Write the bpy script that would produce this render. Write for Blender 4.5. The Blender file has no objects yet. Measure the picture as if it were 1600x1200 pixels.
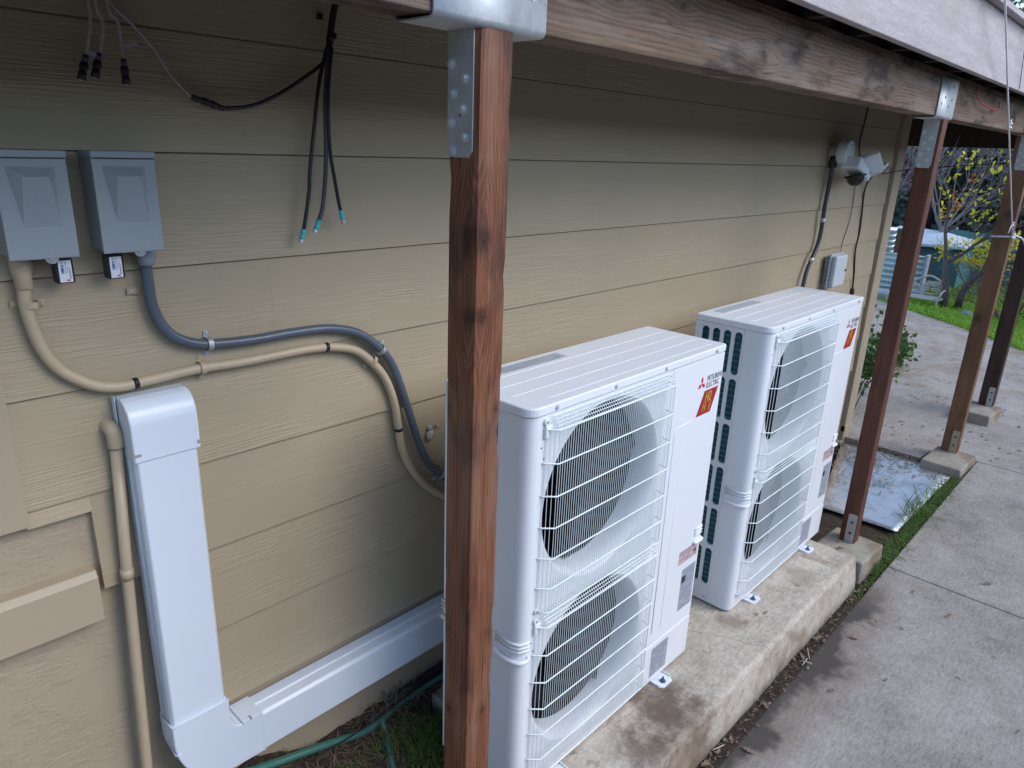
import bpy, bmesh, math, random
from math import radians as R, sin, cos, pi
from mathutils import Vector, Matrix, noise
random.seed(7)
S = bpy.context.scene
COL = S.collection

# ------------------------------------------------------------------ camera, sky, sun, exposure
cd = bpy.data.cameras.new('camera'); cam = bpy.data.objects.new('camera', cd); COL.objects.link(cam)
cd.sensor_width = 36.0; cd.sensor_fit = 'HORIZONTAL'
cd.lens = 1118.52 / 1600 * 36.0
cd.clip_start = 0.02; cd.clip_end = 2000
rt = Vector((0.688665, -0.72411401, 0.03740882)); dn = Vector((-0.20358487, -0.24262029, -0.94851916)); fw = Vector((0.69591215, 0.64559607, -0.31450276))
M = Matrix((( rt.x, -dn.x, -fw.x, 0), (rt.y, -dn.y, -fw.y, 0), (rt.z, -dn.z, -fw.z, 0), (0, 0, 0, 1)))
cam.matrix_world = Matrix.Translation((0, -1.75, 2.08114)) @ M
S.camera = cam
SUN_EL, SUN_AZ = R(40), R(-62)      # azimuth of the sun measured from +X towards +Y
w = bpy.data.worlds.new('World'); S.world = w; w.use_nodes = True
nt = w.node_tree; sky = nt.nodes.new('ShaderNodeTexSky'); sky.sky_type = 'NISHITA'; sky.sun_disc = False
sky.sun_elevation = SUN_EL; sky.sun_rotation = pi / 2 - SUN_AZ
sky.air_density = 1.0; sky.dust_density = 0.9; sky.ozone_density = 1.6; sky.altitude = 200
nt.links.new(sky.outputs[0], nt.nodes['Background'].inputs[0]); nt.nodes['Background'].inputs[1].default_value = 0.14
sl = bpy.data.lights.new('sun', 'SUN'); so = bpy.data.objects.new('sun', sl); COL.objects.link(so)
sl.energy = 0.8; sl.angle = R(40); sl.color = (1.0, 0.95, 0.88)
sd = Vector((cos(SUN_EL) * cos(SUN_AZ), cos(SUN_EL) * sin(SUN_AZ), sin(SUN_EL)))
so.rotation_euler = (-sd).to_track_quat('-Z', 'Y').to_euler(); so.location = sd * 30
S.view_settings.view_transform = 'Standard'; S.view_settings.look = 'None'
S.view_settings.exposure = 1.38; S.view_settings.gamma = 1.0; S.view_settings.use_curve_mapping = False

# ------------------------------------------------------------------ mesh helpers
class MB:
    def __init__(s): s.v = []; s.f = []; s.sm = []
    def add(s, vs, fs, smooth=False):
        o = len(s.v); s.v += [tuple(v) for v in vs]
        for f in fs: s.f.append(tuple(i + o for i in f)); s.sm.append(smooth)
        return s
    def box(s, x0, x1, y0, y1, z0, z1, rot=None, piv=None):
        vs = [Vector((x, y, z)) for x in (x0, x1) for y in (y0, y1) for z in (z0, z1)]
        if rot is not None:
            p = Vector(piv) if piv is not None else Vector(((x0 + x1) / 2, (y0 + y1) / 2, (z0 + z1) / 2))
            vs = [p + rot @ (v - p) for v in vs]
        return s.add(vs, [(0, 1, 3, 2), (4, 6, 7, 5), (0, 4, 5, 1), (2, 3, 7, 6), (0, 2, 6, 4), (1, 5, 7, 3)])
    def prism(s, pts, axis, a, b, smooth=False):
        n = len(pts)
        def mk(p, h):
            if axis == 'x': return (h, p[0], p[1])
            if axis == 'y': return (p[0], h, p[1])
            return (p[0], p[1], h)
        vs = [mk(p, a) for p in pts] + [mk(p, b) for p in pts]
        s.add(vs, [tuple(range(n)), tuple(range(2 * n - 1, n - 1, -1))])
        s.add(vs, [(i, i + n, (i + 1) % n + n, (i + 1) % n) for i in range(n)], smooth)
        return s
    def tube(s, pts, r, n=10, caps=True, smooth=True, closed=False):
        pts = [Vector(p) for p in pts]; m = len(pts)
        rs = r if isinstance(r, (list, tuple)) else [r] * m
        t0 = (pts[1] - pts[0]).normalized()
        up = Vector((0, 0, 1)) if abs(t0.z) < .9 else Vector((1, 0, 0))
        nrm = t0.cross(up).normalized(); vs = []
        for i, p in enumerate(pts):
            if i == 0: t = t0
            elif i == m - 1: t = (pts[i] - pts[i - 1]).normalized()
            else:
                t = (pts[i + 1] - pts[i]).normalized() + (pts[i] - pts[i - 1]).normalized()
                t = t.normalized() if t.length > 1e-6 else (pts[i + 1] - pts[i]).normalized()
            nrm = (nrm - t * nrm.dot(t))
            nrm = nrm.normalized() if nrm.length > 1e-6 else t.orthogonal().normalized()
            b = t.cross(nrm)
            for k in range(n):
                a = 2 * pi * k / n
                vs.append(p + (nrm * cos(a) + b * sin(a)) * rs[i])
        fs = []
        for i in range(m - 1):
            for k in range(n):
                fs.append((i * n + k, i * n + (k + 1) % n, (i + 1) * n + (k + 1) % n, (i + 1) * n + k))
        s.add(vs, fs, smooth)
        if caps: s.add(vs, [tuple(range(n - 1, -1, -1)), tuple(range((m - 1) * n, m * n))])
        return s
    def cyl(s, a, b, r, n=16, r2=None): return s.tube([a, b], [r, r if r2 is None else r2], n)
    def lathe(s, prof, org, axis, n=24, smooth=True):     # prof: (radius, height) along axis
        ax = Vector(axis).normalized(); u = ax.orthogonal().normalized(); v = ax.cross(u); o = Vector(org); vs = []
        for r, h in prof:
            for k in range(n):
                a = 2 * pi * k / n; vs.append(o + ax * h + (u * cos(a) + v * sin(a)) * r)
        fs = [(i * n + k, i * n + (k + 1) % n, (i + 1) * n + (k + 1) % n, (i + 1) * n + k) for i in range(len(prof) - 1) for k in range(n)]
        s.add(vs, fs, smooth)
        s.add(vs, [tuple(range(n - 1, -1, -1)), tuple(range((len(prof) - 1) * n, len(prof) * n))])
        return s
    def hexbolt(s, c, axis, r=.006, h=.004, washer=True):
        c = Vector(c); ax = Vector(axis).normalized()
        if washer: s.tube([c, c + ax * .0015], r * 1.5, 14, smooth=False)
        s.tube([c, c + ax * h], r, 6, smooth=False); s.tube([c + ax * h, c + ax * (h + .001)], r * .7, 10, smooth=False)
        return s
    def build(s, name, mat, parent=None, bevel=0, seg=2, loc=None, kind=None):
        me = bpy.data.meshes.new(name); me.from_pydata(s.v, [], s.f); me.update()
        me.polygons.foreach_set('use_smooth', s.sm)
        me.materials.append(mat)
        b = bmesh.new(); b.from_mesh(me); bmesh.ops.remove_doubles(b, verts=b.verts, dist=1e-6)
        bmesh.ops.recalc_face_normals(b, faces=b.faces); b.to_mesh(me); b.free()
        o = bpy.data.objects.new(name, me); COL.objects.link(o)
        if parent: o.parent = parent
        if loc: o.location = loc
        if bevel:
            m = o.modifiers.new('bevel', 'BEVEL'); m.width = bevel; m.segments = seg; m.limit_method = 'ANGLE'; m.angle_limit = R(40)
            m.use_clamp_overlap = True
        if kind: o['kind'] = kind
        return o
def raw(name, vs, fs, mat, parent=None, smooth=False, kind=None):   # no merging: leaves, blades
    me = bpy.data.meshes.new(name); me.from_pydata([tuple(v) for v in vs], [], fs); me.update()
    if smooth: me.polygons.foreach_set('use_smooth', [True] * len(fs))
    me.materials.append(mat); o = bpy.data.objects.new(name, me); COL.objects.link(o)
    if parent: o.parent = parent
    if kind: o['kind'] = kind
    return o
def thing(name, label, cat, loc=(0, 0, 0), group=None, rz=0):
    o = bpy.data.objects.new(name, None); COL.objects.link(o); o.location = loc; o.rotation_euler = (0, 0, rz)
    o['label'] = label; o['category'] = cat; o.empty_display_size = .1
    if group: o['group'] = group
    return o
def tag(o, label, cat, group=None):
    o['label'] = label; o['category'] = cat
    if group: o['group'] = group
    return o
def smooth_path(pts, k=6):
    P = [Vector(p) for p in pts]; P = [P[0] * 2 - P[1]] + P + [P[-1] * 2 - P[-2]]; out = []
    for i in range(1, len(P) - 2):
        a, b, c, d = P[i - 1:i + 3]
        for j in range(k):
            t = j / k
            out.append(.5 * ((2 * b) + (c - a) * t + (2 * a - 5 * b + 4 * c - d) * t * t + (3 * b - a - 3 * c + d) * t ** 3))
    out.append(P[-2]); return out
def text(s, size, mat, name, parent, loc, rot=(pi / 2, 0, 0), sx=1.0, shear=0.0, bold=0.0, ext=.0004, align='LEFT'):
    c = bpy.data.curves.new(name, 'FONT'); c.body = s; c.size = size; c.extrude = ext; c.offset = bold; c.shear = shear; c.align_x = align
    t = bpy.data.objects.new(name, c); COL.objects.link(t); bpy.context.view_layer.update()
    me = bpy.data.meshes.new_from_object(t); bpy.data.objects.remove(t)
    for v in me.vertices: v.co.x *= sx
    me.materials.clear(); me.materials.append(mat)
    o = bpy.data.objects.new(name, me); COL.objects.link(o); o.location = loc; o.rotation_euler = rot
    if parent: o.parent = parent
    return o

# ------------------------------------------------------------------ material helpers
class NM:
    def __init__(s, name, rough=.5, metal=0, spec=.5):
        s.m = bpy.data.materials.new(name); s.m.use_nodes = True; s.t = s.m.node_tree; s.b = s.t.nodes['Principled BSDF']
        s.b.inputs['Roughness'].default_value = rough; s.b.inputs['Metallic'].default_value = metal
        s.b.inputs['Specular IOR Level'].default_value = spec
        tc = s.t.nodes.new('ShaderNodeTexCoord'); s.obj = tc.outputs['Object']; s.geo = None
    def L(s, a, b): s.t.links.new(a, b)
    def n(s, ty, **kw):
        nd = s.t.nodes.new(ty)
        for k, v in kw.items(): setattr(nd, k, v)
        return nd
    def inp(s, nd, i, v):
        if hasattr(v, 'is_linked') or isinstance(v, bpy.types.NodeSocket): s.L(v, nd.inputs[i])
        else: nd.inputs[i].default_value = v
    def math(s, op, a, b=0., c=0., clamp=False):
        nd = s.n('ShaderNodeMath', operation=op, use_clamp=clamp); s.inp(nd, 0, a); s.inp(nd, 1, b)
        if op in ('MULTIPLY_ADD', 'SMOOTH_MIN', 'COMPARE'): s.inp(nd, 2, c)
        return nd.outputs[0]
    def mapr(s, v, a, b, c=0., d=1., smooth=False):
        nd = s.n('ShaderNodeMapRange'); nd.interpolation_type = 'SMOOTHSTEP' if smooth else 'LINEAR'
        s.inp(nd, 0, v); s.inp(nd, 1, a); s.inp(nd, 2, b); s.inp(nd, 3, c); s.inp(nd, 4, d); return nd.outputs[0]
    def sep(s, v=None):
        nd = s.n('ShaderNodeSeparateXYZ'); s.L(v or s.obj, nd.inputs[0]); return nd.outputs
    def comb(s, x, y, z):
        nd = s.n('ShaderNodeCombineXYZ'); s.inp(nd, 0, x); s.inp(nd, 1, y); s.inp(nd, 2, z); return nd.outputs[0]
    def scale(s, vec, sc, loc=(0, 0, 0)):
        nd = s.n('ShaderNodeMapping'); s.L(vec, nd.inputs[0]); nd.inputs['Scale'].default_value = sc; nd.inputs['Location'].default_value = loc; return nd.outputs[0]
    def noise(s, vec, sc, det=4, rough=.55, dist=0., col=False):
        nd = s.n('ShaderNodeTexNoise'); s.L(vec, nd.inputs['Vector']); s.inp(nd, 'Scale', sc)
        nd.inputs['Detail'].default_value = det; nd.inputs['Roughness'].default_value = rough; nd.inputs['Distortion'].default_value = dist
        return nd.outputs['Color' if col else 'Fac']
    def wave(s, vec, sc, dist, det=2, dsc=1., dr=.5, axis='Z', prof='SIN', ty='BANDS'):
        nd = s.n('ShaderNodeTexWave', wave_type=ty, wave_profile=prof)
        if ty == 'BANDS': nd.bands_direction = axis
        s.L(vec, nd.inputs['Vector']); s.inp(nd, 'Scale', sc); s.inp(nd, 'Distortion', dist); s.inp(nd, 'Detail', det)
        s.inp(nd, 'Detail Scale', dsc); s.inp(nd, 'Detail Roughness', dr); return nd.outputs['Fac']
    def voro(s, vec, sc, feat='F1', out='Distance'):
        nd = s.n('ShaderNodeTexVoronoi', feature=feat); s.L(vec, nd.inputs['Vector']); nd.inputs['Scale'].default_value = sc; return nd.outputs[out]
    def mix(s, f, a, b):
        nd = s.n('ShaderNodeMix', data_type='RGBA'); s.inp(nd, 0, f)
        for i, v in ((6, a), (7, b)):
            if isinstance(v, tuple): nd.inputs[i].default_value = (*v[:3], 1)
            else: s.L(v, nd.inputs[i])
        return nd.outputs[2]
    def mult(s, a, f):        # colour times scalar
        nd = s.n('ShaderNodeVectorMath', operation='SCALE')
        if isinstance(a, tuple): nd.inputs[0].default_value = a[:3]
        else: s.L(a, nd.inputs[0])
        s.inp(nd, 3, f); return nd.outputs[0]
    def ramp(s, v, stops):
        nd = s.n('ShaderNodeValToRGB'); s.L(v, nd.inputs[0]); e = nd.color_ramp.elements
        while len(e) < len(stops): e.new(.5)
        for i, (p, c) in enumerate(stops): e[i].position = p; e[i].color = (*c, 1)
        return nd.outputs[0]
    def col(s, v):
        if isinstance(v, tuple): s.b.inputs['Base Color'].default_value = (*v[:3], 1)
        else: s.L(v, s.b.inputs['Base Color'])
        return s
    def rough(s, v): s.L(v, s.b.inputs['Roughness']); return s
    def bump(s, h, st=.3, dist=.002, prev=None):
        nd = s.n('ShaderNodeBump'); nd.inputs['Strength'].default_value = st; nd.inputs['Distance'].default_value = dist; s.L(h, nd.inputs['Height'])
        if prev: s.L(prev, nd.inputs['Normal'])
        s.L(nd.outputs[0], s.b.inputs['Normal']); return nd.outputs[0]

def m_plain(name, c, rough=.45, metal=0, var=.12, sc=14, bump=.0, spec=.5, bsc=120):
    k = NM(name, rough, metal, spec); n = k.noise(k.obj, sc, 5, .6)
    k.col(k.mix(n, tuple(x * (1 - var) for x in c), tuple(min(1, x * (1 + var)) for x in c)))
    k.rough(k.mapr(n, .3, .7, rough * .85, min(1, rough * 1.15)))
    if bump: k.bump(k.noise(k.obj, bsc, 3), bump, .001)
    return k.m

E_ = 0.256845; Z0 = 1.7827        # siding exposure and reference seam height
def m_siding():
    k = NM('siding_paint', .55); x, y, z = k.sep()
    zz = k.math('DIVIDE', k.math('SUBTRACT', Z0, z), E_); idx = k.math('FLOOR', zz)
    sgv = k.math('DIVIDE', k.math('ADD', k.math('MULTIPLY_ADD', idx, 1.37, x), 2.73), 3.66); seg = k.math('FLOOR', sgv)
    off = k.math('MULTIPLY_ADD', idx, 3.71, k.math('MULTIPLY', seg, 9.3))
    v = k.comb(k.math('MULTIPLY_ADD', x, .05, off), 0., k.math('ADD', z, k.math('MULTIPLY', idx, .013)))
    g = k.wave(v, 36., 9., 1.5, 3.0, .45)
    g2 = k.wave(v, 17., 14., 1.5, 3.2, .5)
    big = k.noise(k.comb(k.math('MULTIPLY_ADD', x, .5, off), 0., k.math('MULTIPLY', z, 3.)), 2.2, 3)
    m = k.mapr(big, .40, .64, .06, 1.)
    h = k.math('MULTIPLY', k.math('ADD', k.math('MULTIPLY', g, .6), k.math('MULTIPLY', g2, .7)), m)
    fine = k.noise(k.scale(k.obj, (6, 1, 60)), 6, 4, .6)
    nb = k.bump(k.math('MULTIPLY_ADD', fine, .12, h), .40, .0024)
    c = k.mix(k.noise(k.obj, 1.7, 5, .6), (.38, .31, .203), (.43, .356, .238))
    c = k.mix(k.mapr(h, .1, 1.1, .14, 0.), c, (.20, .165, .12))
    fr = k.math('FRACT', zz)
    seam_shade = k.math('MAXIMUM', k.mapr(fr, .010, .016, .92, 0.), k.mapr(fr, .0, .05, .10, 0.))  # seam shadow painted as a dark line just below each board lip
    c = k.mix(seam_shade, c, (.10, .08, .055))
    jt = k.math('ABSOLUTE', k.math('SUBTRACT', k.math('FRACT', sgv), .5)); c = k.mix(k.mapr(jt, .4994, .4998, 0., .15), c, (.16, .125, .085))
    sp = k.voro(k.scale(k.obj, (1, 1, 1)), 9.)
    c = k.mix(k.mapr(sp, .012, .022, .5, 0.), c, (.12, .095, .07))
    # faint rain and hand marks
    st = k.noise(k.scale(k.obj, (7, 1, .8)), 2.2, 5, .7)
    c = k.mix(k.mapr(st, .55, .75, 0., .25), c, (.34, .29, .22)); st2 = k.noise(k.scale(k.obj, (22, 1, 1.2), (3, 0, 5)), 2., 4, .7)
    c = k.mix(k.mapr(st2, .66, .78, 0., .22), c, (.24, .19, .13))
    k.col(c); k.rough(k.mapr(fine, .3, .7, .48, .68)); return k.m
def m_trim():
    k = NM('trim_paint', .5); f = k.noise(k.scale(k.obj, (3, 3, 30)), 4, 4)
    k.col(k.mix(k.noise(k.obj, 3, 5), (.36, .295, .205), (.415, .342, .242))); k.bump(f, .15, .001); return k.m
def m_stucco():
    k = NM('rough_painted_plywood', .6); x, y, z = k.sep()
    a = k.noise(k.scale(k.obj, (1.0, 1, 2.2)), 26, 6, .65, .6); b = k.noise(k.obj, 4.5, 4, .6)
    cr = k.mapr(k.math('MULTIPLY', a, k.mapr(b, .36, .55, .2, 1.)), .30, .58)
    k.col(k.mix(k.noise(k.obj, 2.5, 5), (.34, .28, .195), (.395, .325, .23)))
    k.bump(k.math('ADD', cr, k.math('MULTIPLY', k.noise(k.obj, 70, 4), .12)), .5, .0035); return k.m

def m_wood(name, dark, lite, ax, knots=(), sc=1., streak=.5, rough=.62, stain=None, grey=None, patches=None, RW=.13):
    """long grain along axis ax ('x' or 'z'); knots: (a, b, r) in (long, across) coordinates"""
    k = NM(name, rough, 0, .35); x, y, z = k.sep()
    lon, c1, c2 = (x, z, y) if ax == 'x' else (z, x, y)
    cross = k.math('ADD', c1, k.math('MULTIPLY', c2, .83))
    warp = None; blob = None; halo = None
    for (a, b, r) in knots:
        dx = k.math('MULTIPLY', k.math('SUBTRACT', lon, a), .62); dc = k.math('SUBTRACT', cross, b)
        d = k.math('SQRT', k.math('ADD', k.math('MULTIPLY', dx, dx), k.math('MULTIPLY', dc, dc)))
        wv = k.mapr(d, 0., r * 3.2, 1., 0., True)
        wv = k.math('MULTIPLY', wv, k.math('MULTIPLY', k.math('SIGN', dc), r * .9))
        warp = wv if warp is None else k.math('ADD', warp, wv)
        bl = k.mapr(k.math('MULTIPLY_ADD', k.math('SUBTRACT', k.noise(k.obj, 45, 4, .7), .5), r * 1.3, d), r * .10, r * .75, 1., 0., True); blob = bl if blob is None else k.math('MAXIMUM', blob, bl)
        hl = k.mapr(k.math('MULTIPLY_ADD', k.math('SUBTRACT', k.noise(k.scale(k.obj, (40, 40, 12)), 1., 4, .7), .5), r * 1.6, d), r * .5, r * 1.8, 1., 0., True)
        halo = hl if halo is None else k.math('MAXIMUM', halo, hl)
    cc = cross if warp is None else k.math('SUBTRACT', cross, warp)
    v = k.comb(k.math('MULTIPLY', lon, .09), 0., cc)
    rings = k.wave(v, 30. * sc, 3.2, 4, 3.0, .6)
    fib = k.noise(k.comb(k.math('MULTIPLY', lon, 5.), k.math('MULTIPLY', c2, 130.), k.math('MULTIPLY', c1, 130.)), 1.0, 5, .65)
    band = k.noise(k.comb(k.math('MULTIPLY', lon, 1.6), 0., k.math('MULTIPLY', cc, 26.)), 1., 4, .6)
    t = k.math('ADD', k.math('MULTIPLY', rings, RW), k.math('ADD', k.math('MULTIPLY', fib, .50), k.math('MULTIPLY', band, .46)))
    c = k.mix(k.mapr(t, .30, .72), dark, lite)
    if stain is not None:
        s1 = k.noise(k.comb(k.math('MULTIPLY', lon, 1.9), 0., k.math('MULTIPLY', cross, 6.5)), 1.3, 5, .62)
        c = k.mix(k.mapr(s1, .50, .64, 0., streak, True), c, stain)
    if grey is not None:
        s2 = k.noise(k.comb(k.math('MULTIPLY', lon, 1.2), 3., k.math('MULTIPLY', cross, 9.)), 1.7, 5, .6)
        c = k.mix(k.mapr(s2, .48, .66, 0., .6, True), c, grey)
    crack = k.noise(k.comb(k.math('MULTIPLY', lon, 1.1), 7., k.math('MULTIPLY', cc, 42.)), 1.5, 2, .5)
    ck = k.math('MULTIPLY', k.mapr(k.math('ABSOLUTE', k.math('SUBTRACT', crack, .5)), 0., .012, 1., 0.), k.mapr(band, .45, .6))
    c = k.mix(k.math('MULTIPLY', ck, .75), c, tuple(q * .22 for q in dark))
    if blob is not None:
        kn = k.noise(k.obj, 90, 5, .75)
        c = k.mix(k.math('MULTIPLY', halo, k.mapr(kn, .3, .7, .05, .38)), c, tuple(q * .8 for q in dark))
        c = k.mix(k.math('MULTIPLY', blob, k.mapr(kn, .35, .65, .35, .92)), c, tuple(q * .3 for q in dark))
    k.col(c)
    hh = k.math('SUBTRACT', k.math('ADD', k.math('MULTIPLY', t, .8), k.math('MULTIPLY', fib, .5)), k.math('MULTIPLY', ck, 1.2))
    if blob is not None: hh = k.math('SUBTRACT', hh, k.math('MULTIPLY', blob, k.math('MULTIPLY', k.noise(k.obj, 55, 3), .8)))
    k.bump(hh, .55, .0025); k.rough(k.mapr(fib, .3, .7, rough * .85, min(1., rough * 1.2)))
    return k.m

def m_concrete(name, a, b, stain=None, wet=False, bs=1., algae=None, spot=False):
    k = NM(name, .85, 0, .3); x, y, z = k.sep()
    n1 = k.noise(k.obj, 1.6, 6, .65); n2 = k.noise(k.obj, 9., 6, .7); n3 = k.noise(k.obj, 85., 5, .7)
    brush = k.noise(k.scale(k.obj, (8, 30, 8)), 3., 5, .65, .4)
    t = k.math('ADD', k.math('MULTIPLY', n1, .45), k.math('ADD', k.math('MULTIPLY', n2, .3), k.math('ADD', k.math('MULTIPLY', n3, .36), k.math('MULTIPLY', brush, .42))))
    c = k.mix(k.mapr(t, .62, .90), a, b)
    grit = k.voro(k.obj, 160.); c = k.mix(k.mapr(grit, .12, .27, .35, 0.), c, tuple(q * .4 for q in a)); c = k.mix(k.mapr(k.voro(k.obj, 61.), .06, .14, .35, 0.), c, tuple(q * .5 for q in a))
    lf = k.voro(k.scale(k.obj, (1, 1, 1)), 23.); c = k.mix(k.mapr(lf, .03, .06, .22, 0.), c, tuple(min(1, q * 1.3) for q in b))
    crk = k.math('ABSOLUTE', k.math('SUBTRACT', k.noise(k.scale(k.obj, (1, 1, 1), (3.3, 1.7, 0)), .9, 5, .5, .4), .5))
    c = k.mix(k.mapr(crk, 0., .0016, .35, 0.), c, tuple(q * .3 for q in a))
    if stain is not None:
        s1 = k.noise(k.scale(k.obj, (1, 1, 1), (5, 2, 1)), 2.3, 6, .68, .5)
        c = k.mix(k.mapr(s1, .48, .64, 0., .68, True), c, stain)
        s2 = k.noise(k.scale(k.obj, (1, 1, 1), (1, 8, 1)), 7., 6, .75, .3)
        c = k.mix(k.mapr(s2, .60, .68, 0., .5, True), c, tuple(q * .55 for q in stain))
    if wet:
        wn = k.math('MULTIPLY', k.math('SUBTRACT', k.noise(k.obj, 3.2, 5, .6), .5), .40)
        bx = k.math('MULTIPLY', k.math('SUBTRACT', k.noise(k.obj, 17., 4, .6), .5), .05)
        yy = k.math('ADD', k.math('ADD', y, wn), bx)
        arch = k.math('MULTIPLY', k.math('POWER', k.math('ABSOLUTE', k.math('SUBTRACT', x, 2.95)), 2.), .07)
        yy2 = k.math('SUBTRACT', yy, arch)
        wm = k.mapr(yy2, -1.06, -1.0, 0., 1., True)
        wm = k.math('MULTIPLY', wm, k.math('MULTIPLY', k.mapr(x, 1.0, 1.5), k.mapr(x, 3.95, 3.5)))
        ring = k.mapr(yy2, -1.18, -1.02, 0., .62, True)
        ring = k.math('MULTIPLY', ring, k.math('MULTIPLY', k.mapr(x, 1.0, 1.5), k.mapr(x, 4.1, 3.5)))
        c = k.mix(ring, c, (.17, .135, .10)); c = k.mix(k.math('MULTIPLY', wm, .88), c, (.048, .041, .036))
        k.rough(k.mapr(wm, 0., 1., .88, .6))
    if spot:
        for (sx, sy, sr, stx) in ((2.02, -.73, .20, 1.), (1.80, -.80, .14, .8), (2.70, -.66, .10, .5), (3.3, -.72, .12, .35)):
            dx = k.math('SUBTRACT', x, sx); dy = k.math('SUBTRACT', y, sy); d = k.math('SQRT', k.math('ADD', k.math('MULTIPLY', dx, dx), k.math('MULTIPLY', dy, dy)))
            d = k.math('ADD', d, k.math('MULTIPLY', k.math('SUBTRACT', k.noise(k.obj, 9., 5, .7), .5), sr * 1.8))
            c = k.mix(k.mapr(d, sr * .25, sr, .85 * stx, 0., True), c, (.10, .068, .045))
        ln = k.math('ABSOLUTE', k.math('SUBTRACT', k.math('ADD', k.math('ADD', x, k.math('MULTIPLY', y, .55)), k.math('MULTIPLY', k.noise(k.obj, 5., 4, .6), .10)), 2.24))
        c = k.mix(k.mapr(ln, 0., .0045, .6, 0.), c, (.09, .07, .05))
    if algae is not None:
        g = k.math('MULTIPLY', k.mapr(z, algae, algae + .08, 1., 0., True), k.mapr(n2, .35, .65, .3, .9))
        c = k.mix(g, c, (.045, .055, .028))
    k.col(c)
    k.bump(k.math('ADD', k.math('MULTIPLY', n3, .6), k.math('ADD', k.math('MULTIPLY', n2, .8), k.math('MULTIPLY', brush, .35))), .55 * bs, .004)
    return k.m
def m_galv(name='galvanised_steel', dk=(.36, .38, .40), lt=(.56, .585, .61)):
    k = NM(name, .5, .7); v = k.voro(k.scale(k.obj, (1, 1, 1)), 130., 'F1', 'Color'); s = k.sep(v)[0]
    n = k.noise(k.obj, 18, 6, .7); c = k.mix(k.math('ADD', k.math('MULTIPLY', s, .22), k.math('MULTIPLY', n, .75)), dk, lt)
    sc = k.noise(k.scale(k.obj, (90, 90, 6)), 2, 3); c = k.mix(k.mapr(sc, .66, .74, 0., .4), c, (.75, .78, .8))
    st = k.noise(k.obj, 34, 5, .7); c = k.mix(k.mapr(st, .64, .72, 0., .5), c, (.2, .21, .22))
    k.col(c); k.rough(k.mapr(n, .3, .7, .44, .66)); return k.m
def m_leaf(name, c, trans=.25, var=.35, sc=3., rough=.55):
    k = NM(name, rough, 0, .3); n = k.noise(k.obj, sc, 4, .7)
    oi = k.n('ShaderNodeNewGeometry'); rnd = oi.outputs['Random Per Island']
    t = k.math('ADD', k.math('MULTIPLY', n, .5), k.math('MULTIPLY', rnd, .5))
    cc = k.mix(t, tuple(q * (1 - var) for q in c), tuple(min(1, q * (1 + var)) for q in c)); k.col(cc)
    tr = k.n('ShaderNodeBsdfTranslucent'); k.L(cc, tr.inputs[0]); ms = k.n('ShaderNodeMixShader'); ms.inputs[0].default_value = trans
    out = k.t.nodes['Material Output']; k.L(k.b.outputs[0], ms.inputs[1]); k.L(tr.outputs[0], ms.inputs[2]); k.L(ms.outputs[0], out.inputs[0])
    return k.m

def m_unit(name, c, gloss=.34, fl=.3):
    k = NM(name, gloss, 0, .5); x, y, z = k.sep(); n = k.noise(k.obj, 2.2, 5, .6); d = k.noise(k.obj, 120, 3, .7)
    cc = k.mix(n, tuple(q * .96 for q in c), c)
    low = k.math('MULTIPLY', k.mapr(z, .25, .0, 0., fl * 3), k.mapr(k.noise(k.obj, 8, 5, .7), .4, .7, 0., .22)); cc = k.mix(low, cc, (.42, .38, .32))
    fleck = k.voro(k.obj, 26.); cc = k.mix(k.mapr(fleck, .012, .02, fl, 0.), cc, (.4, .36, .3))
    k.col(cc)
    if fl > 0: k.bump(k.noise(k.obj, 260, 2), .04, .0005)
    else: d = k.math('MULTIPLY_ADD', n, .2, .4)
    k.rough(k.mapr(d, .3, .7, gloss * .85, gloss * 1.3)); return k.m

MT = {}
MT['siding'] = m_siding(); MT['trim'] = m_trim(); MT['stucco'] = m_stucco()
MT['unit'] = m_unit('white_enamel', (.74, .77, .81)); MT['guard'] = m_plain('white_coated_wire', (.74, .80, .80), .4, 0, .03)
MT['pvcw'] = m_unit('white_vinyl', (.67, .73, .80), .28, .0)
MT['dark'] = m_plain('dark_cavity', (.006, .006, .009), .8, spec=.1); MT['fan'] = m_plain('grey_fan_plastic', (.016, .019, .029), .75, 0, .1, spec=.15)
MT['coil'] = m_plain('teal_coil_fins', (.012, .075, .095), .4, .3, .3, 60); MT['black'] = m_plain('black_rubber', (.012, .012, .015), .42, 0, .2, 40)
MT['greybox'] = m_plain('grey_box_enamel', (.30, .335, .36), .42, 0, .05, 9, .08, bsc=300)
MT['beige'] = m_plain('beige_painted_pipe', (.46, .37, .25), .45, 0, .1, 11, .12); MT['conduit'] = m_plain('blue_grey_conduit', (.085, .105, .135), .34, 0, .12, 8, .06)
MT['galv'] = m_galv(); MT['bolt'] = m_galv('bolt_steel', (.45, .47, .5), (.7, .72, .75)); MT['teal'] = m_plain('teal_plastic', (.05, .48, .52), .3, 0, .25, 60)
MT['coax'] = m_plain('off_white_cable', (.42, .37, .36), .45); MT['cable'] = m_plain('black_cable', (.018, .019, .024), .38, 0, .2, 50)
MT['white'] = m_plain('white_label', (.72, .74, .78), .45, 0, .04); MT['ink'] = m_plain('dark_ink', (.03, .03, .035), .6); MT['greyink'] = m_plain('grey_ink', (.22, .23, .27), .6)
MT['blueink'] = m_plain('blue_ink', (.03, .07, .3), .5); MT['red'] = m_plain('red_print', (.36, .008, .012), .35, 0, .15, 30); MT['gold'] = m_plain('gold_print', (.40, .34, .035), .35)
MT['logo_red'] = m_plain('logo_red', (.55, .01, .06), .35, 0, .05); MT['plate'] = m_plain('grey_label', (.33, .36, .43), .4, 0, .12, 40); MT['pinklab'] = m_plain('pink_label', (.55, .38, .40), .45, 0, .2, 60)
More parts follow.
